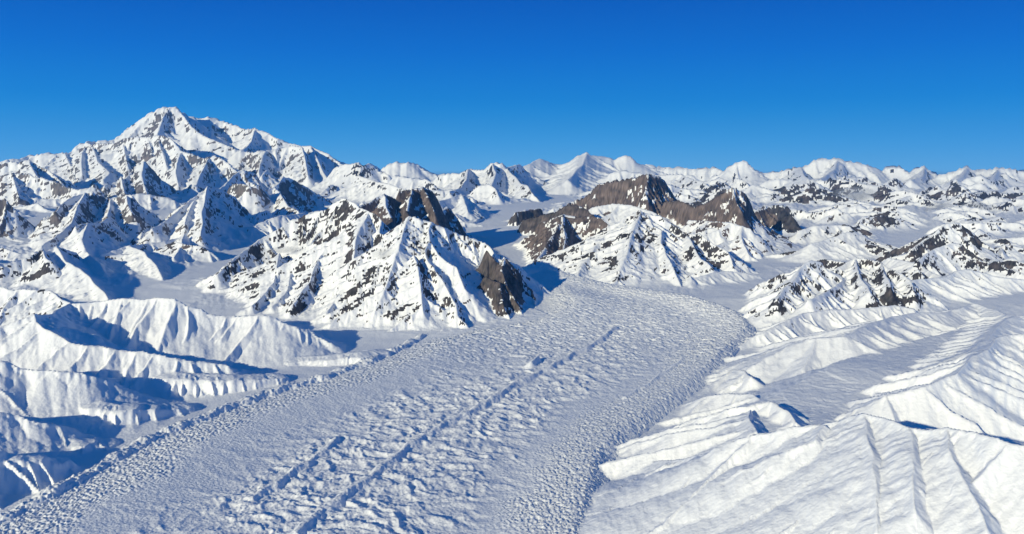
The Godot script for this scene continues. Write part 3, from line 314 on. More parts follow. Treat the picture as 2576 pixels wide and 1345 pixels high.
func _ready() -> void:
	sky_and_sun()
	noises()
	crests()
	grid()
	var n := strips.size()
	var g := WorkerThreadPool.add_group_task(strip_heights, n, -1, true)
	WorkerThreadPool.wait_for_group_task_completion(g)
	join_strips()
	g = WorkerThreadPool.add_group_task(strip_normals, n, -1, true)
	WorkerThreadPool.wait_for_group_task_completion(g)
	join_normals()
	bucket_quads()
	built.resize(quads.size())
	g = WorkerThreadPool.add_group_task(build_mesh, quads.size(), -1, true)
	WorkerThreadPool.wait_for_group_task_completion(g)
	place_objects()


func sky_and_sun() -> void:
	var cam := Camera3D.new()
	cam.name = "camera"
	cam.fov = 2.0 * rad_to_deg(atan(1069.0 / 3547.0))
	cam.near = 1.0
	cam.far = 120000.0
	cam.position = Vector3(0, EYE_HEIGHT, 0)
	cam.rotation.x = -atan(379.0 / 3547.0)
	add_child(cam)
	cam.current = true
	var env := Environment.new()
	env.background_mode = Environment.BG_SKY
	var sky := Sky.new()
	var sm := PanoramaSkyMaterial.new()
	sm.panorama = clear_air()
	sm.filter = true
	sky.sky_material = sm
	env.sky = sky
	env.tonemap_mode = Environment.TONE_MAPPER_LINEAR
	env.tonemap_exposure = 0.98
	env.ambient_light_source = Environment.AMBIENT_SOURCE_SKY
	env.sdfgi_enabled = true
	env.ssao_enabled = true
	env.ssil_enabled = true
	env.fog_enabled = true
	env.fog_density = 0.0000060
	env.fog_light_color = Color(0.42, 0.70, 1.0)
	env.volumetric_fog_enabled = true
	env.volumetric_fog_density = 0.0
	var we := WorldEnvironment.new()
	we.name = "environment"
	we.environment = env
	add_child(we)
	var sun := DirectionalLight3D.new()
	sun.name = "sun"
	sun.light_color = Color(1.0, 0.965, 0.825)
	sun.light_energy = 1.6
	sun.light_angular_distance = 0.5
	sun.shadow_enabled = true
	add_child(sun)
	var e := deg_to_rad(SUN_HEIGHT_DEG)
	var to_sun := Vector3(SUN_FROM.x * cos(e), sin(e), SUN_FROM.z * cos(e))
	sun.look_at_from_position(to_sun * 1000.0, Vector3.ZERO, Vector3.UP)


# a cloudless winter sky: pale blue at the horizon, deepening steadily to the zenith
func clear_air() -> ImageTexture:
	var stops := [[-90.0, Color8(96, 132, 176)], [-1.0, Color8(104, 178, 236)], [0.0, Color8(108, 186, 244)], [2.0, Color8(64, 166, 238)],
		[4.5, Color8(10, 136, 222)], [7.5, Color8(0, 112, 210)], [11.0, Color8(0, 90, 190)], [25.0, Color8(0, 84, 162)], [50.0, Color8(0, 74, 134)], [90.0, Color8(0, 66, 118)]]
	var im := Image.create(8, 1024, false, Image.FORMAT_RGBF)
	for y in 1024:
		var up := 90.0 - 180.0 * (y + 0.5) / 1024.0
		var c := Color.BLACK
		for i in range(1, stops.size()):
			if up <= stops[i][0] or i == stops.size() - 1:
				var f: float = clampf((up - stops[i - 1][0]) / (stops[i][0] - stops[i - 1][0]), 0.0, 1.0)
				c = stops[i - 1][1].lerp(stops[i][1], f)
				break
		c = c.srgb_to_linear()
		for x in 8:
			im.set_pixel(x, y, c)
	return ImageTexture.create_from_image(im)


func noises() -> void:
	for p in [[nz_warp, 3, 3, 0], [nz_a, 11, 4, 0], [nz_r, 23, 4, 1], [nz_c, 37, 3, 1], [nz_s, 51, 2, 0]]:
		var n: FastNoiseLite = p[0]
		n.seed = p[1]
		n.noise_type = FastNoiseLite.TYPE_SIMPLEX_SMOOTH
		n.frequency = 1.0
		n.fractal_type = FastNoiseLite.FRACTAL_RIDGED if p[3] == 1 else FastNoiseLite.FRACTAL_FBM
		n.fractal_octaves = p[2]
		n.fractal_lacunarity = 2.05
		n.fractal_gain = 0.52


func table(t: Array, d: float) -> float:
	for i in range(1, t.size()):
		if d <= t[i][0]:
			var f: float = (d - t[i - 1][0]) / (t[i][0] - t[i - 1][0])
			return EYE_HEIGHT + lerpf(t[i - 1][1], t[i][1], f)
	return EYE_HEIGHT - 500.0


var lut_open := PackedFloat32Array()
var lut_left := PackedFloat32Array()


func valley_floor(x: float, z: float) -> float:
	var f := clampf(-z * 0.02, 0.0, 1598.0)
	var i := int(f)
	f -= i
	var q := x / maxf(-z, 1.0)
	var t := smoothstep(-0.125, -0.06, q)
	return lerpf(lerpf(lut_left[i], lut_left[i + 1], f), lerpf(lut_open[i], lut_open[i + 1], f), t)


# ---------------------------------------------------------------- crest segments and their spurs
func add_line(pts: Array, sl: float, sr: float, k: float, w: float, s0: float, rock: float, fl: float, rel: float, lam: float, id: int, rough: float, rub: float, s_start: float) -> void:
	var s := s_start
	var soft := 1.0 if rough > 0.02 * lam or rub > 0.0 else 0.1 * lam
	for i in range(pts.size() - 1):
		var a: Vector3 = pts[i]
		var b: Vector3 = pts[i + 1]
		var dx := b.x - a.x
		var dz := b.z - a.z
		var l := sqrt(dx * dx + dz * dz)
		if l < 0.5:
			continue
		var m := (a + b) * 0.5
		var rise := maxf(rel if rel > 0.0 else m.y - valley_floor(m.x, m.z), 25.0)
		var r := maxf(k * rise, rise + 75.0)
		crest_data.append_array(PackedFloat32Array([a.x, a.z, dx, dz, 1.0 / (l * l), a.y, b.y - a.y, sl, sr, r, w, s0, rock, fl, lam, l, s, id, rough, rub, 0.4 if rel > 0.0 else 0.07, soft]))
		nseg += 1
		s += l


func drop(d: float, s: float, r: float, w: float, s0: float) -> float:
	if d < w:
		return s0 * d
	return s0 * w + r * (1.0 - exp(-s * (d - w) / r))


func crests() -> void:
	for i in 1600:
		lut_open.append(table(FLOOR_OPEN, i * 0.05))
		lut_left.append(table(FLOOR_LEFT, i * 0.05))
	var rng := RandomNumberGenerator.new()
	rng.seed = 4711
	nland = LAND.size()
	for id in nland:
		for rd in LAND[id][4]:
			var flat: Array = rd[11]
			var pts := []
			for i in range(0, flat.size(), 3):
				pts.append(Vector3(flat[i], flat[i + 1], flat[i + 2]))
			var dist: float = -(pts[0].z + pts[-1].z) * 0.0005
			var lam: float = 24.0 * dist
			var rub: float = rd[12] if rd.size() > 12 else 0.0
			var rough: float = 0.075 * lam * (0.32 + rd[7]) if rub == 0.0 else 0.0
			if dist < 9.5 and rd[7] < 0.3:
				rough = 0.026 * lam
			add_line(pts, rd[0], rd[1], rd[2], rd[3], rd[4], rd[7], rd[8], rd[10], lam, id, rough, rub, 0.0)
			if rd[5] > 0.0:
				spurs(rng, pts, rd, lam, id, rough, rd[5], rd[6], int(rd[9]))
	foothills(rng)


# lesser hills that fill the ground between the traced mountains
func foothills(rng: RandomNumberGenerator) -> void:
	var made := 0
	for n in 2600:
		var km := 10.6 * pow(4.3, rng.randf())
		var q := rng.randf_range(-0.68, 0.66)
		var z := -km * 1000.0
		var x := q * km * 1000.0
		if x < 2300.0 and km < 12.5 or made >= 400:
			continue
		if km > 26.0 and rng.randf() < 0.35:
			continue
		var near_plain := 1e9
		for plain in PLAINS:
			near_plain = minf(near_plain, absf(bank_reach(plain, x, z).x))
		if near_plain < 190.0 + 26.0 * km:
			continue
		if km < 26.5 and bank_reach(BANK_LEFT, x, z).x > -300.0 and bank_reach(BANK_RIGHT, x, z).x < 300.0:
			continue
		made += 1
		var high := (50.0 + 9.5 * km) * rng.randf_range(0.45, 1.15) * (1.55 if q < -0.07 else 1.0 if q < 0.12 else 1.3 if km < 21.0 else 1.55)
		var turn := rng.randf_range(0.0, TAU)
		var dir := Vector2(cos(turn), sin(turn) * 0.7)
		var long := (260.0 + 62.0 * km) * rng.randf_range(0.6, 1.5)
		var o := Vector2(x, z) - dir * long * 0.5
		var pts := []
		for j in 6:
			var f := j / 5.0
			var up := high * (0.25 + 0.75 * sin(PI * f)) * rng.randf_range(0.72, 1.12)
			pts.append(Vector3(o.x, valley_floor(o.x, o.y) + up, o.y))
			dir = dir.rotated(rng.randf_range(-0.35, 0.35))
			o += dir * long / 5.0
		var s := rng.randf_range(0.75, 1.15)
		var rock := rng.randf_range(0.2, 0.62) if x < 0.0 else rng.randf_range(0.42, 0.82)
		var rd := [s, s * 1.1, 1.3, 0.0, 0.1, 110.0 + 15.0 * km, 0.4, rock, 5.0 + 0.3 * km, 0, 0.0]
		var lam := 24.0 * km
		var rough := 0.075 * lam * (0.32 + rock)
		add_line(pts, rd[0], rd[1], rd[2], 0.0, 0.1, rock, rd[8], 0.0, lam, nland + 3, rough, 0.0, 0.0)
		spurs(rng, pts, rd, lam, nland + 3, rough, rd[5], rd[6], 0)


func spurs(rng: RandomNumberGenerator, pts: Array, rd: Array, lam: float, id: int, rough: float, gap: float, bulge: float, deeper: int) -> void:
	var run := gap * rng.randf_range(0.2, 0.8)
	for i in range(pts.size() - 1):
		var a: Vector3 = pts[i]
		var b: Vector3 = pts[i + 1]
		var flat := Vector2(b.x - a.x, b.z - a.z)
		var l := flat.length()
		if l < 0.5:
			continue
		var dir := flat / l
		while run < l:
			var p := a.lerp(b, run / l)
			for side in [-1.0, 1.0]:
				if rng.randf() < 0.12:
					continue
				var s: float = rd[0] if side < 0.0 else rd[1]
				var rel: float = rd[10] if rd[10] > 0.0 else p.y - valley_floor(p.x, p.z)
				if rel < 35.0:
					continue
				var r: float = maxf(rd[2] * rel, rel + 75.0)
				var perp: Vector2 = Vector2(-dir.y, dir.x) * side
				var fall := signf(a.y - b.y) * minf(absf(a.y - b.y) / l, 1.0)
				var out: Vector2 = (perp + dir * (rng.randf_range(-0.45, 0.45) + 0.5 * fall)).normalized()
				var reach: float = rd[3] + rng.randf_range(0.5, 1.0) * minf(1.7 * r / s, gap * 6.0 + 300.0)
				var q := [p - Vector3(0, 1, 0)]
				var o := Vector2(p.x, p.z)
				var turn := rng.randf_range(-0.25, 0.25)
				var n := 4
				for j in range(1, n + 1):
					var f := float(j) / n
					out = out.rotated(turn / n + rng.randf_range(-0.13, 0.13))
					o += out * reach / n
					var d: float = drop(f * reach, s, r, rd[3], rd[4])
					var up := bulge * sin(PI * pow(f, 0.75)) * (1.0 - 0.35 * f)
					q.append(Vector3(o.x, p.y - d * (1.0 - up * rng.randf_range(0.75, 1.15)), o.y))
				add_line(q, s * 1.15, s * 1.15, rd[2], 0.0, 0.0, rd[7], rd[8] * 0.7, rd[10], lam, id, rough, 0.0, rng.randf() * 5000.0)
				if deeper > 0 and rel > 160.0:
					var sub: Array = rd.duplicate()
					sub[0] = s * 1.2
					sub[1] = s * 1.2
					sub[3] = 0.0
					small_spurs(rng, q, sub, lam, id, rough, gap * 0.55, reach * 0.32)
			run += gap * rng.randf_range(0.65, 1.35)
		run -= l


func small_spurs(rng: RandomNumberGenerator, pts: Array, rd: Array, lam: float, id: int, rough: float, gap: float, reach: float) -> void:
	for i in range(1, pts.size() - 1):
		var a: Vector3 = pts[i]
		var b: Vector3 = pts[i + 1]
		var flat := Vector2(b.x - a.x, b.z - a.z)
		var dir := flat.normalized()
		for side in [-1.0, 1.0]:
			var p := a.lerp(b, rng.randf())
			var out: Vector2 = (Vector2(-dir.y, dir.x) * side + dir * rng.randf_range(0.3, 1.1)).normalized()
			var len := minf(reach, gap * 1.2) * rng.randf_range(0.6, 1.2)
			var s: float = rd[0]
			var slope_down := maxf((a.y - b.y) / maxf(flat.length(), 1.0), 0.0)
			var e: Vector2 = Vector2(p.x, p.z) + out * len
			var y := p.y - len * (slope_down * 0.6 + s * 0.45)
			add_line([p, Vector3(e.x, y, e.y)], s, s, rd[2], 0.0, 0.0, rd[7], rd[8] * 0.5, rd[10], lam, id, rough, 0.0, rng.randf() * 5000.0)


# ---------------------------------------------------------------- sample grid: finer near the eye, coarser far off
func grid() -> void:
	az0 = deg_to_rad(-34.5)
	var az1 := deg_to_rad(33.5)
	NC = int(round(1056.0 * DETAIL / BLK)) * BLK
	daz = (az1 - az0) / NC
	NC += 1
	var r := 2150.0
	while r < 64000.0:
		rad.append(r)
		var km := r * 0.001
		var step := 0.0044
		for row in [[2.9, 0.0030], [5.5, 0.0028], [8.3, 0.00185], [13.5, 0.00165], [20.0, 0.0024], [33.0, 0.0028], [50.0, 0.0040], [53.0, 0.02]]:
			if km > row[0]:
				step = row[1]
		r *= 1.0 + step / DETAIL
	NR = rad.size()
	strips.resize((NC - 1) / BLK)
	GLACIER = nland
	GORGE = nland + 1
	SIDE = nland + 2
	FIELD = nland + 3


func bank_reach(line: Array, px: float, pz: float) -> Vector2:
	var best := 1e20
	var s := 0.0
	var at := 0.0
	for i in range(0, line.size() - 2, 2):
		var dx: float = line[i + 2] - line[i]
		var dz: float = line[i + 3] - line[i + 1]
		var rx: float = px - line[i]
		var rz: float = pz - line[i + 1]
		var l2 := dx * dx + dz * dz
		var t := clampf((rx * dx + rz * dz) / l2, 0.0, 1.0)
		var l := sqrt(l2)
		var ex := rx - t * dx
		var ez := rz - t * dz
		var d2 := ex * ex + ez * ez
		if d2 < absf(best) * absf(best):
			var side := dx * rz - dz * rx
			best = sqrt(d2) * (1.0 if side > 0.0 else -1.0)
			at = s + t * l
		s += l
	return Vector2(best, at)


func strip_heights(k: int) -> void:
	var sd := crest_data
	var c0 := k * BLK
	var cols := BLK if k < strips.size() - 1 else BLK + 1
	var h_out := PackedFloat32Array()
	var id_out := PackedByteArray()
	var rk_out := PackedFloat32Array()
	h_out.resize(cols * NR)
	id_out.resize(cols * NR)
	rk_out.resize(cols * NR)
	var sn := PackedFloat32Array()
	var cs := PackedFloat32Array()
	for c in cols:
		var a := az0 + daz * (c0 + c)
		sn.append(sin(a))
		cs.append(cos(a))
	var amid := az0 + daz * (c0 + cols * 0.5)
	var smid := sin(amid)
	var cmid := cos(amid)
	var half_a := daz * cols * 0.5
	var super_rows := BLK * 6
	var near := PackedInt32Array()
	var middle := PackedInt32Array()
	for r0 in range(0, NR, BLK):
		var r1 := mini(r0 + BLK, NR)
		if r0 % super_rows == 0:
			var re := mini(r0 + super_rows, NR) - 1
			var rm := (rad[r0] + rad[re]) * 0.5
			var rr := sqrt(pow((rad[re] - rad[r0]) * 0.5, 2.0) + pow(rm * half_a, 2.0)) + 3.0 + 0.0040 * rm
			near = pick(PackedInt32Array(), true, smid * rm, -cmid * rm, rr)
		var rmid := (rad[r0] + rad[r1 - 1]) * 0.5
		var rrad := sqrt(pow((rad[r1 - 1] - rad[r0]) * 0.5, 2.0) + pow(rmid * half_a, 2.0)) + 3.0 + 0.0040 * rmid
		var block := pick(near, false, smid * rmid, -cmid * rmid, rrad)
		# distance to the glacier banks at the four corners of the block
		var xa := sn[0] * rad[r0]
		var za := -cs[0] * rad[r0]
		var bl := []
		var br := []
		for cr in [r0, r1 - 1]:
			for cc in [0, cols - 1]:
				bl.append(bank_reach(BANK_LEFT, sn[cc] * rad[cr], -cs[cc] * rad[cr]))
				br.append(bank_reach(BANK_RIGHT, sn[cc] * rad[cr], -cs[cc] * rad[cr]))
		var pl := PackedFloat32Array()
		for cr in [r0, r1 - 1]:
			for cc in [0, cols - 1]:
				var near_plain := 1e9
				for plain in PLAINS:
					near_plain = minf(near_plain, absf(bank_reach(plain, sn[cc] * rad[cr], -cs[cc] * rad[cr]).x))
				pl.append(near_plain)
		var on_ice: bool = maxf(maxf(bl[0].x, bl[1].x), maxf(bl[2].x, bl[3].x)) > -60.0 and minf(minf(br[0].x, br[1].x), minf(br[2].x, br[3].x)) < 60.0 and rad[r0] < 26500.0
		for sub in 64:
			# 8 x 4 samples share a shorter list, 4 x 2 samples a still shorter one
			var mid := sub / 8
			var q0 := r0 + (mid / 2) * 4
			var k0 := (mid % 2) * 8
			if q0 >= r1:
				continue
			if sub % 8 == 0:
				var kk1 := k0 + 8 if k0 + 8 < BLK else cols
				middle = near_samples(block, c0, k0, kk1, q0, mini(q0 + 4, r1), 0.7)
			q0 += (sub % 8) / 2 * 2 if (sub % 8) < 4 else 0
			if sub % 8 >= 4:
				continue
			k0 += (sub % 2) * 4
			if q0 >= r1:
				continue
			var q1 := mini(q0 + 2, r1)
			var k1 := k0 + 4 if k0 + 4 < BLK else cols
			var close := near_samples(middle, c0, k0, k1, q0, q1, 0.5)
			var nclose := close.size()
			for ri in range(q0, q1):
				var rr2 := rad[ri]
				var km := rr2 * 0.001
				var fr := float(ri - r0) / maxf(r1 - 1 - r0, 1)
				var wamp := 3.0 + 4.0 * km
				var wl := 1.0 / (30.0 + 22.0 * km)
				var space := rr2 * daz
				for c in range(k0, k1):
					var x := sn[c] * rr2
					var z := -cs[c] * rr2
					var px := x + wamp * nz_warp.get_noise_2d(x * wl, z * wl)
					var pz := z + wamp * nz_warp.get_noise_2d(x * wl + 71.3, z * wl - 19.7)
					var best := -1e9
					var bi := -1
					var bd := 0.0
					var bt := 0.0
					for n in nclose:
						var o := close[n] * ST
						var rx := px - sd[o]
						var rz := pz - sd[o + 1]
						var dx := sd[o + 2]
						var dz := sd[o + 3]
						var t := clampf((rx * dx + rz * dz) * sd[o + 4], 0.0, 1.0)
						rx -= t * dx
						rz -= t * dz
						var sf := sd[o + 21]
						var d := sqrt(rx * rx + rz * rz + sf * sf) - sf
						var y := sd[o + 5] + t * sd[o + 6]
						if y < best:
							continue
						var cc2 := (dx * rz - dz * rx) / (sd[o + 15] * (d + 0.01))
						var s := lerpf(sd[o + 7], sd[o + 8], 0.5 + 0.5 * cc2)
						var w := sd[o + 10]
						if d < w:
							y -= sd[o + 11] * d
						else:
							var r := sd[o + 9]
							y -= sd[o + 11] * w + r * (1.0 - exp(-s * (d - w) / r)) + sd[o + 20] * (d - w)
						if y > best:
							best = y
							bi = o
							bd = d
							bt = t
					# floor of the valley: snowfield or glacier
					var fc := float(c) / (cols - 1)
					var fl := valley_floor(x, z)
					var fid := FIELD
					var fh := fl
					if on_ice:
						var l4: Vector2 = bl[0].lerp(bl[1], fc).lerp(bl[2].lerp(bl[3], fc), fr)
						var r4: Vector2 = br[0].lerp(br[1], fc).lerp(br[2].lerp(br[3], fc), fr)
						var dl := l4.x
						var dr := -r4.x
						if dl > 0.0 and dr > 0.0:
							fid = GLACIER if km < 12.2 else GORGE
							fh = fl + ice(x, z, dl, dr, l4.y, km, space)
					var frock := 0.0
					if fid == FIELD:
						# broken ground between the traced mountains, level on the side glaciers
						var pd := lerpf(lerpf(pl[0], pl[1], fc), lerpf(pl[2], pl[3], fc), fr)
						var wide := 70.0 + 10.0 * km
						var wild := smoothstep(wide, wide * 2.4, pd) * smoothstep(9.5, 13.0, km)
						fh += 10.0 * nz_a.get_noise_2d(x * 0.0011, z * 0.0011) + 2.5 * nz_a.get_noise_2d(x * 0.006, z * 0.006)
						if wild > 0.0:
							var fw := 1.0 / (170.0 + 44.0 * km)
							var n1 := nz_r.get_noise_2d(x * fw + 5.0, z * fw - 9.0)
							var n2 := nz_c.get_noise_2d(x * fw * 3.3, z * fw * 3.3)
							fh += wild * minf(4.6 * km - 20.0, 130.0) * (0.1 + 0.8 * n1 + 0.34 * n2)
							var n3 := nz_a.get_noise_3d(x * fw * 5.0, fh * fw * 18.0, z * fw * 5.0)
							fh += wild * n3 * km * 0.9
							frock = wild * (0.40 + 0.6 * n3 + 0.3 * n1)
						if x < 0.0 and x / -z < -0.05 and x / -z > -0.36 and km > 8.5 and km < 20.0 and wild < 0.3:
							fid = SIDE
					var h := fh
					var id := fid
					var rock := frock
					if bi >= 0:
						var lam := sd[bi + 14]
						var fl2 := sd[bi + 13]
						var along := sd[bi + 16] + bt * sd[bi + 15]
						var edge := minf(bd / (lam * 0.22), 1.0)
						if fl2 > 0.0 and bd > 1.0:
							var wv := maxf(fl2 * 9.0, space * 4.0)
							best -= fl2 * edge * (0.6 + 0.9 * nz_s.get_noise_2d(along / wv, bd / (wv * 6.0)))
						var rough := sd[bi + 18]
						rock = sd[bi + 12]
						if rough > 0.0:
							edge *= clampf((best - fl) / (3.5 * rough), 0.0, 1.0)
							rough *= clampf((best - fl) / (3.5 * rough), 0.08, 1.0)
							rock *= clampf((best - fl) / 60.0, 0.0, 1.0)
							var nr := nz_r.get_noise_2d(x / lam, z / lam)
							best += rough * (0.3 + 0.7 * edge) * nr + 0.3 * rough * nz_a.get_noise_2d(x * 3.1 / lam, z * 3.1 / lam) + (0.1 * rough + 0.0035 * lam) * nz_r.get_noise_2d(x * 7.3 / lam, z * 7.3 / lam)
							if rock > 0.01:
								var bed := best - 0.32 * x + 0.15 * z
								var sn2 := nz_a.get_noise_3d(x * 0.9 / lam, bed * 6.0 / lam, z * 0.9 / lam)
								var sn3 := nz_a.get_noise_3d(x * 3.4 / lam, bed * 17.0 / lam, z * 3.4 / lam)
								var low := nz_a.get_noise_2d(x * 0.45 / lam + 40.0, z * 0.45 / lam)
								best += rock * lam * (0.045 * maxf(sn2, -0.2) + 0.016 * sn3) * edge
								rock += (0.62 * sn2 + 0.17 * sn3 + 0.5 * low) * clampf((best - fl) / 60.0, 0.0, 1.0)
						var rub := sd[bi + 19]
						if rub > 0.0:
							best += rub * nz_r.get_noise_2d(x * 0.021, z * 0.021) + rub * 0.5 * nz_a.get_noise_2d(x * 0.08, z * 0.08) + 2.6 * rub * nz_a.get_noise_2d(x * 0.0031, z * 0.0031)
						var df := best - fh
						var kk := 10.0 + 0.8 * km if rub == 0.0 else 7.0
						if df > 0.0:
							id = int(sd[bi + 17])
							h = best
							if df < kk:
								h += (kk - df) * (kk - df) / (4.0 * kk)
						else:
							rock = frock
							if -df < kk:
								h += (kk + df) * (kk + df) / (4.0 * kk)
					var at := c * NR + ri
					h_out[at] = h
					id_out[at] = id
					rk_out[at] = rock
	lock.lock()
	strips[k] = [h_out, id_out, rk_out]
	lock.unlock()


func near_samples(from: PackedInt32Array, c0: int, k0: int, k1: int, q0: int, q1: int, share: float) -> PackedInt32Array:
	var rq := (rad[q0] + rad[q1 - 1]) * 0.5
	var aq := az0 + daz * (c0 + (k0 + k1 - 1) * 0.5)
	var xq := sin(aq) * rq
	var zq := -cos(aq) * rq
	var wq := 3.0 + 0.0040 * rq
	var lq := 1.0 / (30.0 + 0.022 * rq)
	var hq := sqrt(pow((rad[q1 - 1] - rad[q0]) * 0.5, 2.0) + pow(rq * daz * (k1 - k0 - 1) * 0.5, 2.0))
	var shift := minf(hq * 3.0 * lq, 1.0) * wq + 1.0
	return pick(from, false, xq + wq * nz_warp.get_noise_2d(xq * lq, zq * lq), zq + wq * nz_warp.get_noise_2d(xq * lq + 71.3, zq * lq - 19.7), (hq + shift) * share)


# segments that can be the highest anywhere within rr of the point
func pick(from: PackedInt32Array, all: bool, x: float, z: float, rr: float) -> PackedInt32Array:
	var sd := crest_data
	var n := nseg if all else from.size()
	var up := PackedFloat32Array()
	up.resize(n)
	var best := valley_floor(x, z) - 30.0 - 0.05 * rr
	for j in n:
		var o := (j if all else from[j]) * ST
		var rx := x - sd[o]
		var rz := z - sd[o + 1]
		var dx := sd[o + 2]
		var dz := sd[o + 3]
		var t := clampf((rx * dx + rz * dz) * sd[o + 4], 0.0, 1.0)
		rx -= t * dx
		rz -= t * dz
		var sf := sd[o + 21]
		var d := sqrt(rx * rx + rz * rz + sf * sf) - sf
		var y := sd[o + 5] + t * sd[o + 6]
		var w := sd[o + 10]
		var s0 := sd[o + 11]
		var r := sd[o + 9]
		var sl := sd[o + 7]
		var sr := sd[o + 8]
		var tilt := absf(sd[o + 6]) / sd[o + 15] * rr
		var dn := d - rr
		var hi := y + tilt
		if dn > w:
			hi -= s0 * w + r * (1.0 - exp(-minf(sl, sr) * (dn - w) / r)) + sd[o + 20] * (dn - w)
		up[j] = hi
		if hi > best:
			var df := d + rr
			var low := y - tilt
			if df < w:
				low -= s0 * df
			else:
				low -= s0 * w + r * (1.0 - exp(-maxf(sl, sr) * (df - w) / r)) + sd[o + 20] * (df - w)
			if low > best:
				best = low
	var out := PackedInt32Array()
	for j in n:
		if up[j] >= best:
			out.append(j if all else from[j])
	return out


# relief of the glacier surface: dl, dr metres from the left and right bank, s metres up the valley
func ice(x: float, z: float, dl: float, dr: float, s: float, km: float, space: float) -> float:
	var across := 0.93 * x + 0.37 * z + 60.0 * nz_warp.get_noise_2d(x * 0.002, z * 0.002)
	s = -0.37 * x + 0.93 * z + 90.0 * nz_warp.get_noise_2d(x * 0.0015 + 9.0, z * 0.0015)
	var fine := nz_r.get_noise_2d(x / 38.0, z / 38.0)
	if km > 12.2:
		return 6.0 * nz_r.get_noise_2d(x / 170.0, z / 170.0) + 2.5 * fine
	var patch := nz_a.get_noise_2d(x * 0.0017, z * 0.0017)
	var tall := smoothstep(6.4, 8.2, km)
	var rubble := maxf(1.0 - smoothstep(300.0, 520.0, dl + 120.0 * patch), 1.0 - smoothstep(300.0, 560.0, dr + 150.0 * patch))
	var hum := smoothstep(560.0, 1250.0, dl + 260.0 * patch) * smoothstep(420.0, 820.0, dr + 160.0 * patch)
	hum = (0.16 + 0.84 * hum) * (1.0 - 0.75 * rubble)
	var h := rubble * (10.0 * fine + 4.0 * nz_a.get_noise_2d(x / 15.0, z / 15.0))
	var hm := nz_c.get_noise_2d(s / 250.0, across / 250.0)
	var hs := nz_r.get_noise_2d(s / 105.0 + 7.0, across / 105.0)
	h += hum * (1.0 - tall * 0.5) * (17.0 * maxf(hm, -0.1) + 9.0 * maxf(hs, -0.3) * (0.7 + 0.8 * patch) + 2.4 * fine)
	# crevasses across the flow where the ice bends and steepens
	var split := nz_r.get_noise_2d(s / 62.0, across / 190.0)
	h += tall * smoothstep(60.0, 300.0, dl) * (14.0 * split + 4.5 * fine)
	h += 1.0 * nz_a.get_noise_2d(s / 160.0, across / 34.0) + 1.2 * nz_a.get_noise_2d(x / 21.0, z / 21.0)
	# cross profile: the ice climbs from the left bank, sags in the middle and leans up against the right bank
	h += 52.0 * smoothstep(-60.0, 460.0, dl) - 34.0 * smoothstep(420.0, 1000.0, dl) - 14.0 * smoothstep(1000.0, 560.0, dr) + 46.0 * smoothstep(560.0, 90.0, dr) * smoothstep(-20.0, 110.0, dr)
	return h


func join_strips() -> void:
	for s in strips:
		hts.append_array(s[0])
		ids.append_array(s[1])
		rks.append_array(s[2])


func vert(c: int, r: int) -> Vector3:
	var a := az0 + daz * c
	return Vector3(sin(a) * rad[r], hts[c * NR + r], -cos(a) * rad[r])


func strip_normals(k: int) -> void:
	var c0 := k * BLK
	var cols := BLK if k < strips.size() - 1 else BLK + 1
	var out := PackedVector3Array()
	out.resize(cols * NR)
	for c in cols:
		var ca := maxi(c0 + c - 1, 0)
		var cb := mini(c0 + c + 1, NC - 1)
		var a := az0 + daz * (c0 + c)
		var radial := Vector3(sin(a), 0, -cos(a))
		var tangent := Vector3(cos(a), 0, sin(a))
		for r in NR:
			var ra := maxi(r - 1, 0)
			var rb := mini(r + 1, NR - 1)
			var gt := (hts[cb * NR + r] - hts[ca * NR + r]) / (rad[r] * daz * (cb - ca))
			var gr := (hts[(c0 + c) * NR + rb] - hts[(c0 + c) * NR + ra]) / (rad[rb] - rad[ra])
			out[c * NR + r] = (Vector3.UP - tangent * gt - radial * gr).normalized()
	lock.lock()
	strips[k] = out
	lock.unlock()


func join_normals() -> void:
	for s in strips:
		nrm.append_array(s)
	strips.clear()


func bucket_quads() -> void:
	var n := (nland + 4) * 2
	for i in n:
		quads.append(PackedInt32Array())
	for c in range(NC - 1):
		for r in range(NR - 1):
			var i := c * NR + r
			var id := ids[i]
			var rk := 0
			if id < nland or id == FIELD:
				var ca := maxi(c - 3, 0)
				var cb := mini(c + 3, NC - 1)
				var ra := maxi(r - 2, 0)
				var rb := mini(r + 2, NR - 1)
				var gt := (hts[cb * NR + r] - hts[ca * NR + r]) / (rad[r] * daz * (cb - ca))
				var gr := (hts[c * NR + rb] - hts[c * NR + ra]) / (rad[rb] - rad[ra])
				if rks[i] + 0.5 * (minf(sqrt(gt * gt + gr * gr), 2.0) - 0.9) > 0.60:
					rk = 1
			quads[id * 2 + rk].append(i)


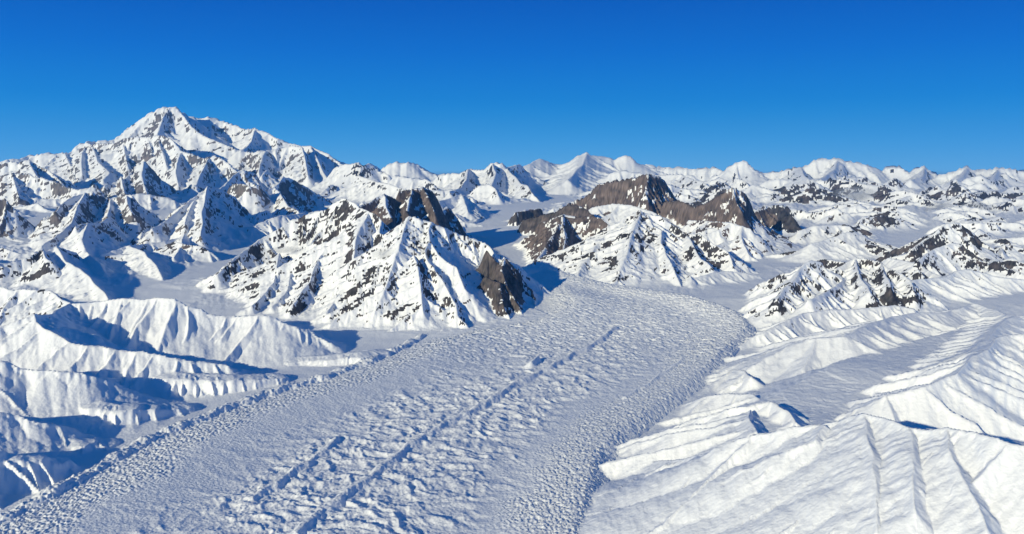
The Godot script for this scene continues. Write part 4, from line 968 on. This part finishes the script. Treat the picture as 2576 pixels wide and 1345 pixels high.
func build_mesh(k: int) -> void:
	var q: PackedInt32Array = quads[k]
	if q.is_empty():
		return
	var v := PackedVector3Array()
	var nn := PackedVector3Array()
	var cl := PackedColorArray()
	var bare: bool = k % 2 == 1
	var lam := 1.0
	var warm := 0.12
	var pale := 0.0
	if bare and k / 2 < nland:
		var kind: String = LAND[k / 2][0]
		warm = 0.6 if kind == "rock_mountain" else 0.25 if kind == "rock_buttress" else 0.02
		if LAND[k / 2][3].contains("massif"):
			warm = 0.28
			pale = 0.085
	var ix := PackedInt32Array()
	ix.resize(q.size() * 6)
	var map := {}
	var at := 0
	for i in q:
		var c := i / NR
		var four := [i, i + 1, i + NR, i + NR + 1]
		var idx := [0, 0, 0, 0]
		for j in 4:
			var g: int = four[j]
			var e: int = map.get(g, -1)
			if e < 0:
				e = v.size()
				map[g] = e
				v.append(vert(g / NR, g % NR))
				nn.append(nrm[g])
				if bare:
					var p := v[e]
					lam = 24.0 * rad[g % NR] * 0.001
					var tone := nz_a.get_noise_3d(p.x * 1.3 / lam, p.y * 4.0 / lam, p.z * 1.3 / lam)
					var grain := nz_a.get_noise_3d(p.x * 9.0 / lam, p.y * 6.0 / lam, p.z * 9.0 / lam)
					var cc := Color(0.066 + pale, 0.064 + pale, 0.068 + pale).lerp(Color(0.20, 0.156, 0.142), clampf(warm + 0.6 * tone, 0.0, 1.0))
					cl.append(cc * clampf(0.92 + 0.9 * grain + 0.3 * tone, 0.35, 1.7))
			idx[j] = e
		ix[at] = idx[0]
		ix[at + 1] = idx[1]
		ix[at + 2] = idx[3]
		ix[at + 3] = idx[0]
		ix[at + 4] = idx[3]
		ix[at + 5] = idx[2]
		at += 6
	lock.lock()
	built[k] = [v, nn, ix, cl]
	lock.unlock()


# ---------------------------------------------------------------- materials and objects
func snow_material() -> StandardMaterial3D:
	var m := StandardMaterial3D.new()
	m.albedo_color = Color(0.86, 0.875, 0.90).linear_to_srgb()
	m.roughness = 0.75
	m.metallic_specular = 0.25
	# wind-packed crust: a metre or two of fine relief, seen on the near slopes
	var n := FastNoiseLite.new()
	n.seed = 91
	n.noise_type = FastNoiseLite.TYPE_SIMPLEX_SMOOTH
	n.frequency = 0.02
	n.fractal_octaves = 5
	n.fractal_gain = 0.6
	var t := NoiseTexture2D.new()
	t.width = 512
	t.height = 512
	t.seamless = true
	t.noise = n
	m.heightmap_enabled = true
	m.heightmap_texture = t
	m.heightmap_scale = 260.0
	m.uv1_triplanar = true
	m.uv1_world_triplanar = true
	m.uv1_scale = Vector3(1.0, 1.0, 1.0) / 260.0
	return m


func rock_material() -> StandardMaterial3D:
	var m := StandardMaterial3D.new()
	m.albedo_color = Color.WHITE
	m.vertex_color_use_as_albedo = true
	m.roughness = 0.95
	m.metallic_specular = 0.2
	return m


func mesh_part(called: String, k: int, mat: Material, base: Vector3) -> MeshInstance3D:
	var b = built[k]
	if b == null:
		return null
	var v: PackedVector3Array = b[0]
	for i in v.size():
		v[i] -= base
	var arr := []
	arr.resize(Mesh.ARRAY_MAX)
	arr[Mesh.ARRAY_VERTEX] = v
	arr[Mesh.ARRAY_NORMAL] = b[1]
	arr[Mesh.ARRAY_INDEX] = b[2]
	if b[3].size() > 0:
		arr[Mesh.ARRAY_COLOR] = b[3]
	var am := ArrayMesh.new()
	am.add_surface_from_arrays(Mesh.PRIMITIVE_TRIANGLES, arr)
	am.surface_set_material(0, mat)
	var o := MeshInstance3D.new()
	o.name = called
	o.mesh = am
	o.cast_shadow = GeometryInstance3D.SHADOW_CASTING_SETTING_ON
	return o


func place_objects() -> void:
	var snow := snow_material()
	var rock := rock_material()
	var taken := {}
	var rows := LAND.duplicate()
	rows.append(["glacier", "broad main glacier with hummocked ice sweeping from the gorge to the foreground", "glacier", "", []])
	rows.append(["glacier", "smooth upper glacier inside the gorge, crossed by long blue shadows", "glacier", "", []])
	rows.append(["glacier", "narrow valley glacier curving behind the left hills below the central mountain", "glacier", "", []])
	rows.append(["snowfield", "snow-covered ground filling the valleys between all the mountains", "snowfield", "", []])
	for id in rows.size():
		if built[id * 2] == null and built[id * 2 + 1] == null:
			continue
		var row: Array = rows[id]
		var first: PackedVector3Array = built[id * 2][0] if built[id * 2] != null else built[id * 2 + 1][0]
		var lo := first[0]
		var hi := first[0]
		for p in first:
			lo = lo.min(p)
			hi = hi.max(p)
		var base := Vector3((lo.x + hi.x) * 0.5, lo.y, (lo.z + hi.z) * 0.5).round()
		var called: String = row[0]
		taken[called] = taken.get(called, 0) + 1
		if taken[called] > 1:
			called += "_%03d" % (taken[called] - 1)
		var node: Node3D
		var has_rock: bool = built[id * 2 + 1] != null
		if has_rock and built[id * 2] != null:
			node = Node3D.new()
			var cover := mesh_part("snow_cover", id * 2, snow, base)
			if row[0] == "rock_buttress":
				cover.set_meta("kind", "stuff")
			node.add_child(cover, true)
			var bare := mesh_part("rock_face", id * 2 + 1, rock, base)
			if row[0] == "rock_buttress":
				bare.set_meta("kind", "stuff")
			node.add_child(bare, true)
		else:
			node = mesh_part(called, id * 2 if built[id * 2] != null else id * 2 + 1, snow if built[id * 2] != null else rock, base)
		node.name = called
		node.position = base
		node.set_meta("label", row[1])
		node.set_meta("category", row[2])
		if row[3] != "":
			node.set_meta("group", row[3])
		if not row[0] in ["moraine", "ice_mound", "rock_buttress"]:
			node.set_meta("kind", "structure")
		add_child(node, true)
	mist()


# thin mist clinging to a few peaks
func mist() -> void:
	var n := 0
	for w in WISPS:
		var f := FogVolume.new()
		f.name = "mist_cloud" if n == 0 else "mist_cloud_%03d" % n
		f.shape = RenderingServer.FOG_VOLUME_SHAPE_ELLIPSOID
		f.position = Vector3(w[0], w[1], w[2])
		f.size = Vector3(w[3], w[4], w[5])
		f.rotation.y = 0.3
		var m := FogMaterial.new()
		m.density = w[6]
		m.albedo = Color(0.95, 0.97, 1.0)
		f.material = m
		f.set_meta("label", w[7])
		f.set_meta("category", "mist")
		f.set_meta("group", "thin mist on the peaks")
		add_child(f, true)
		n += 1
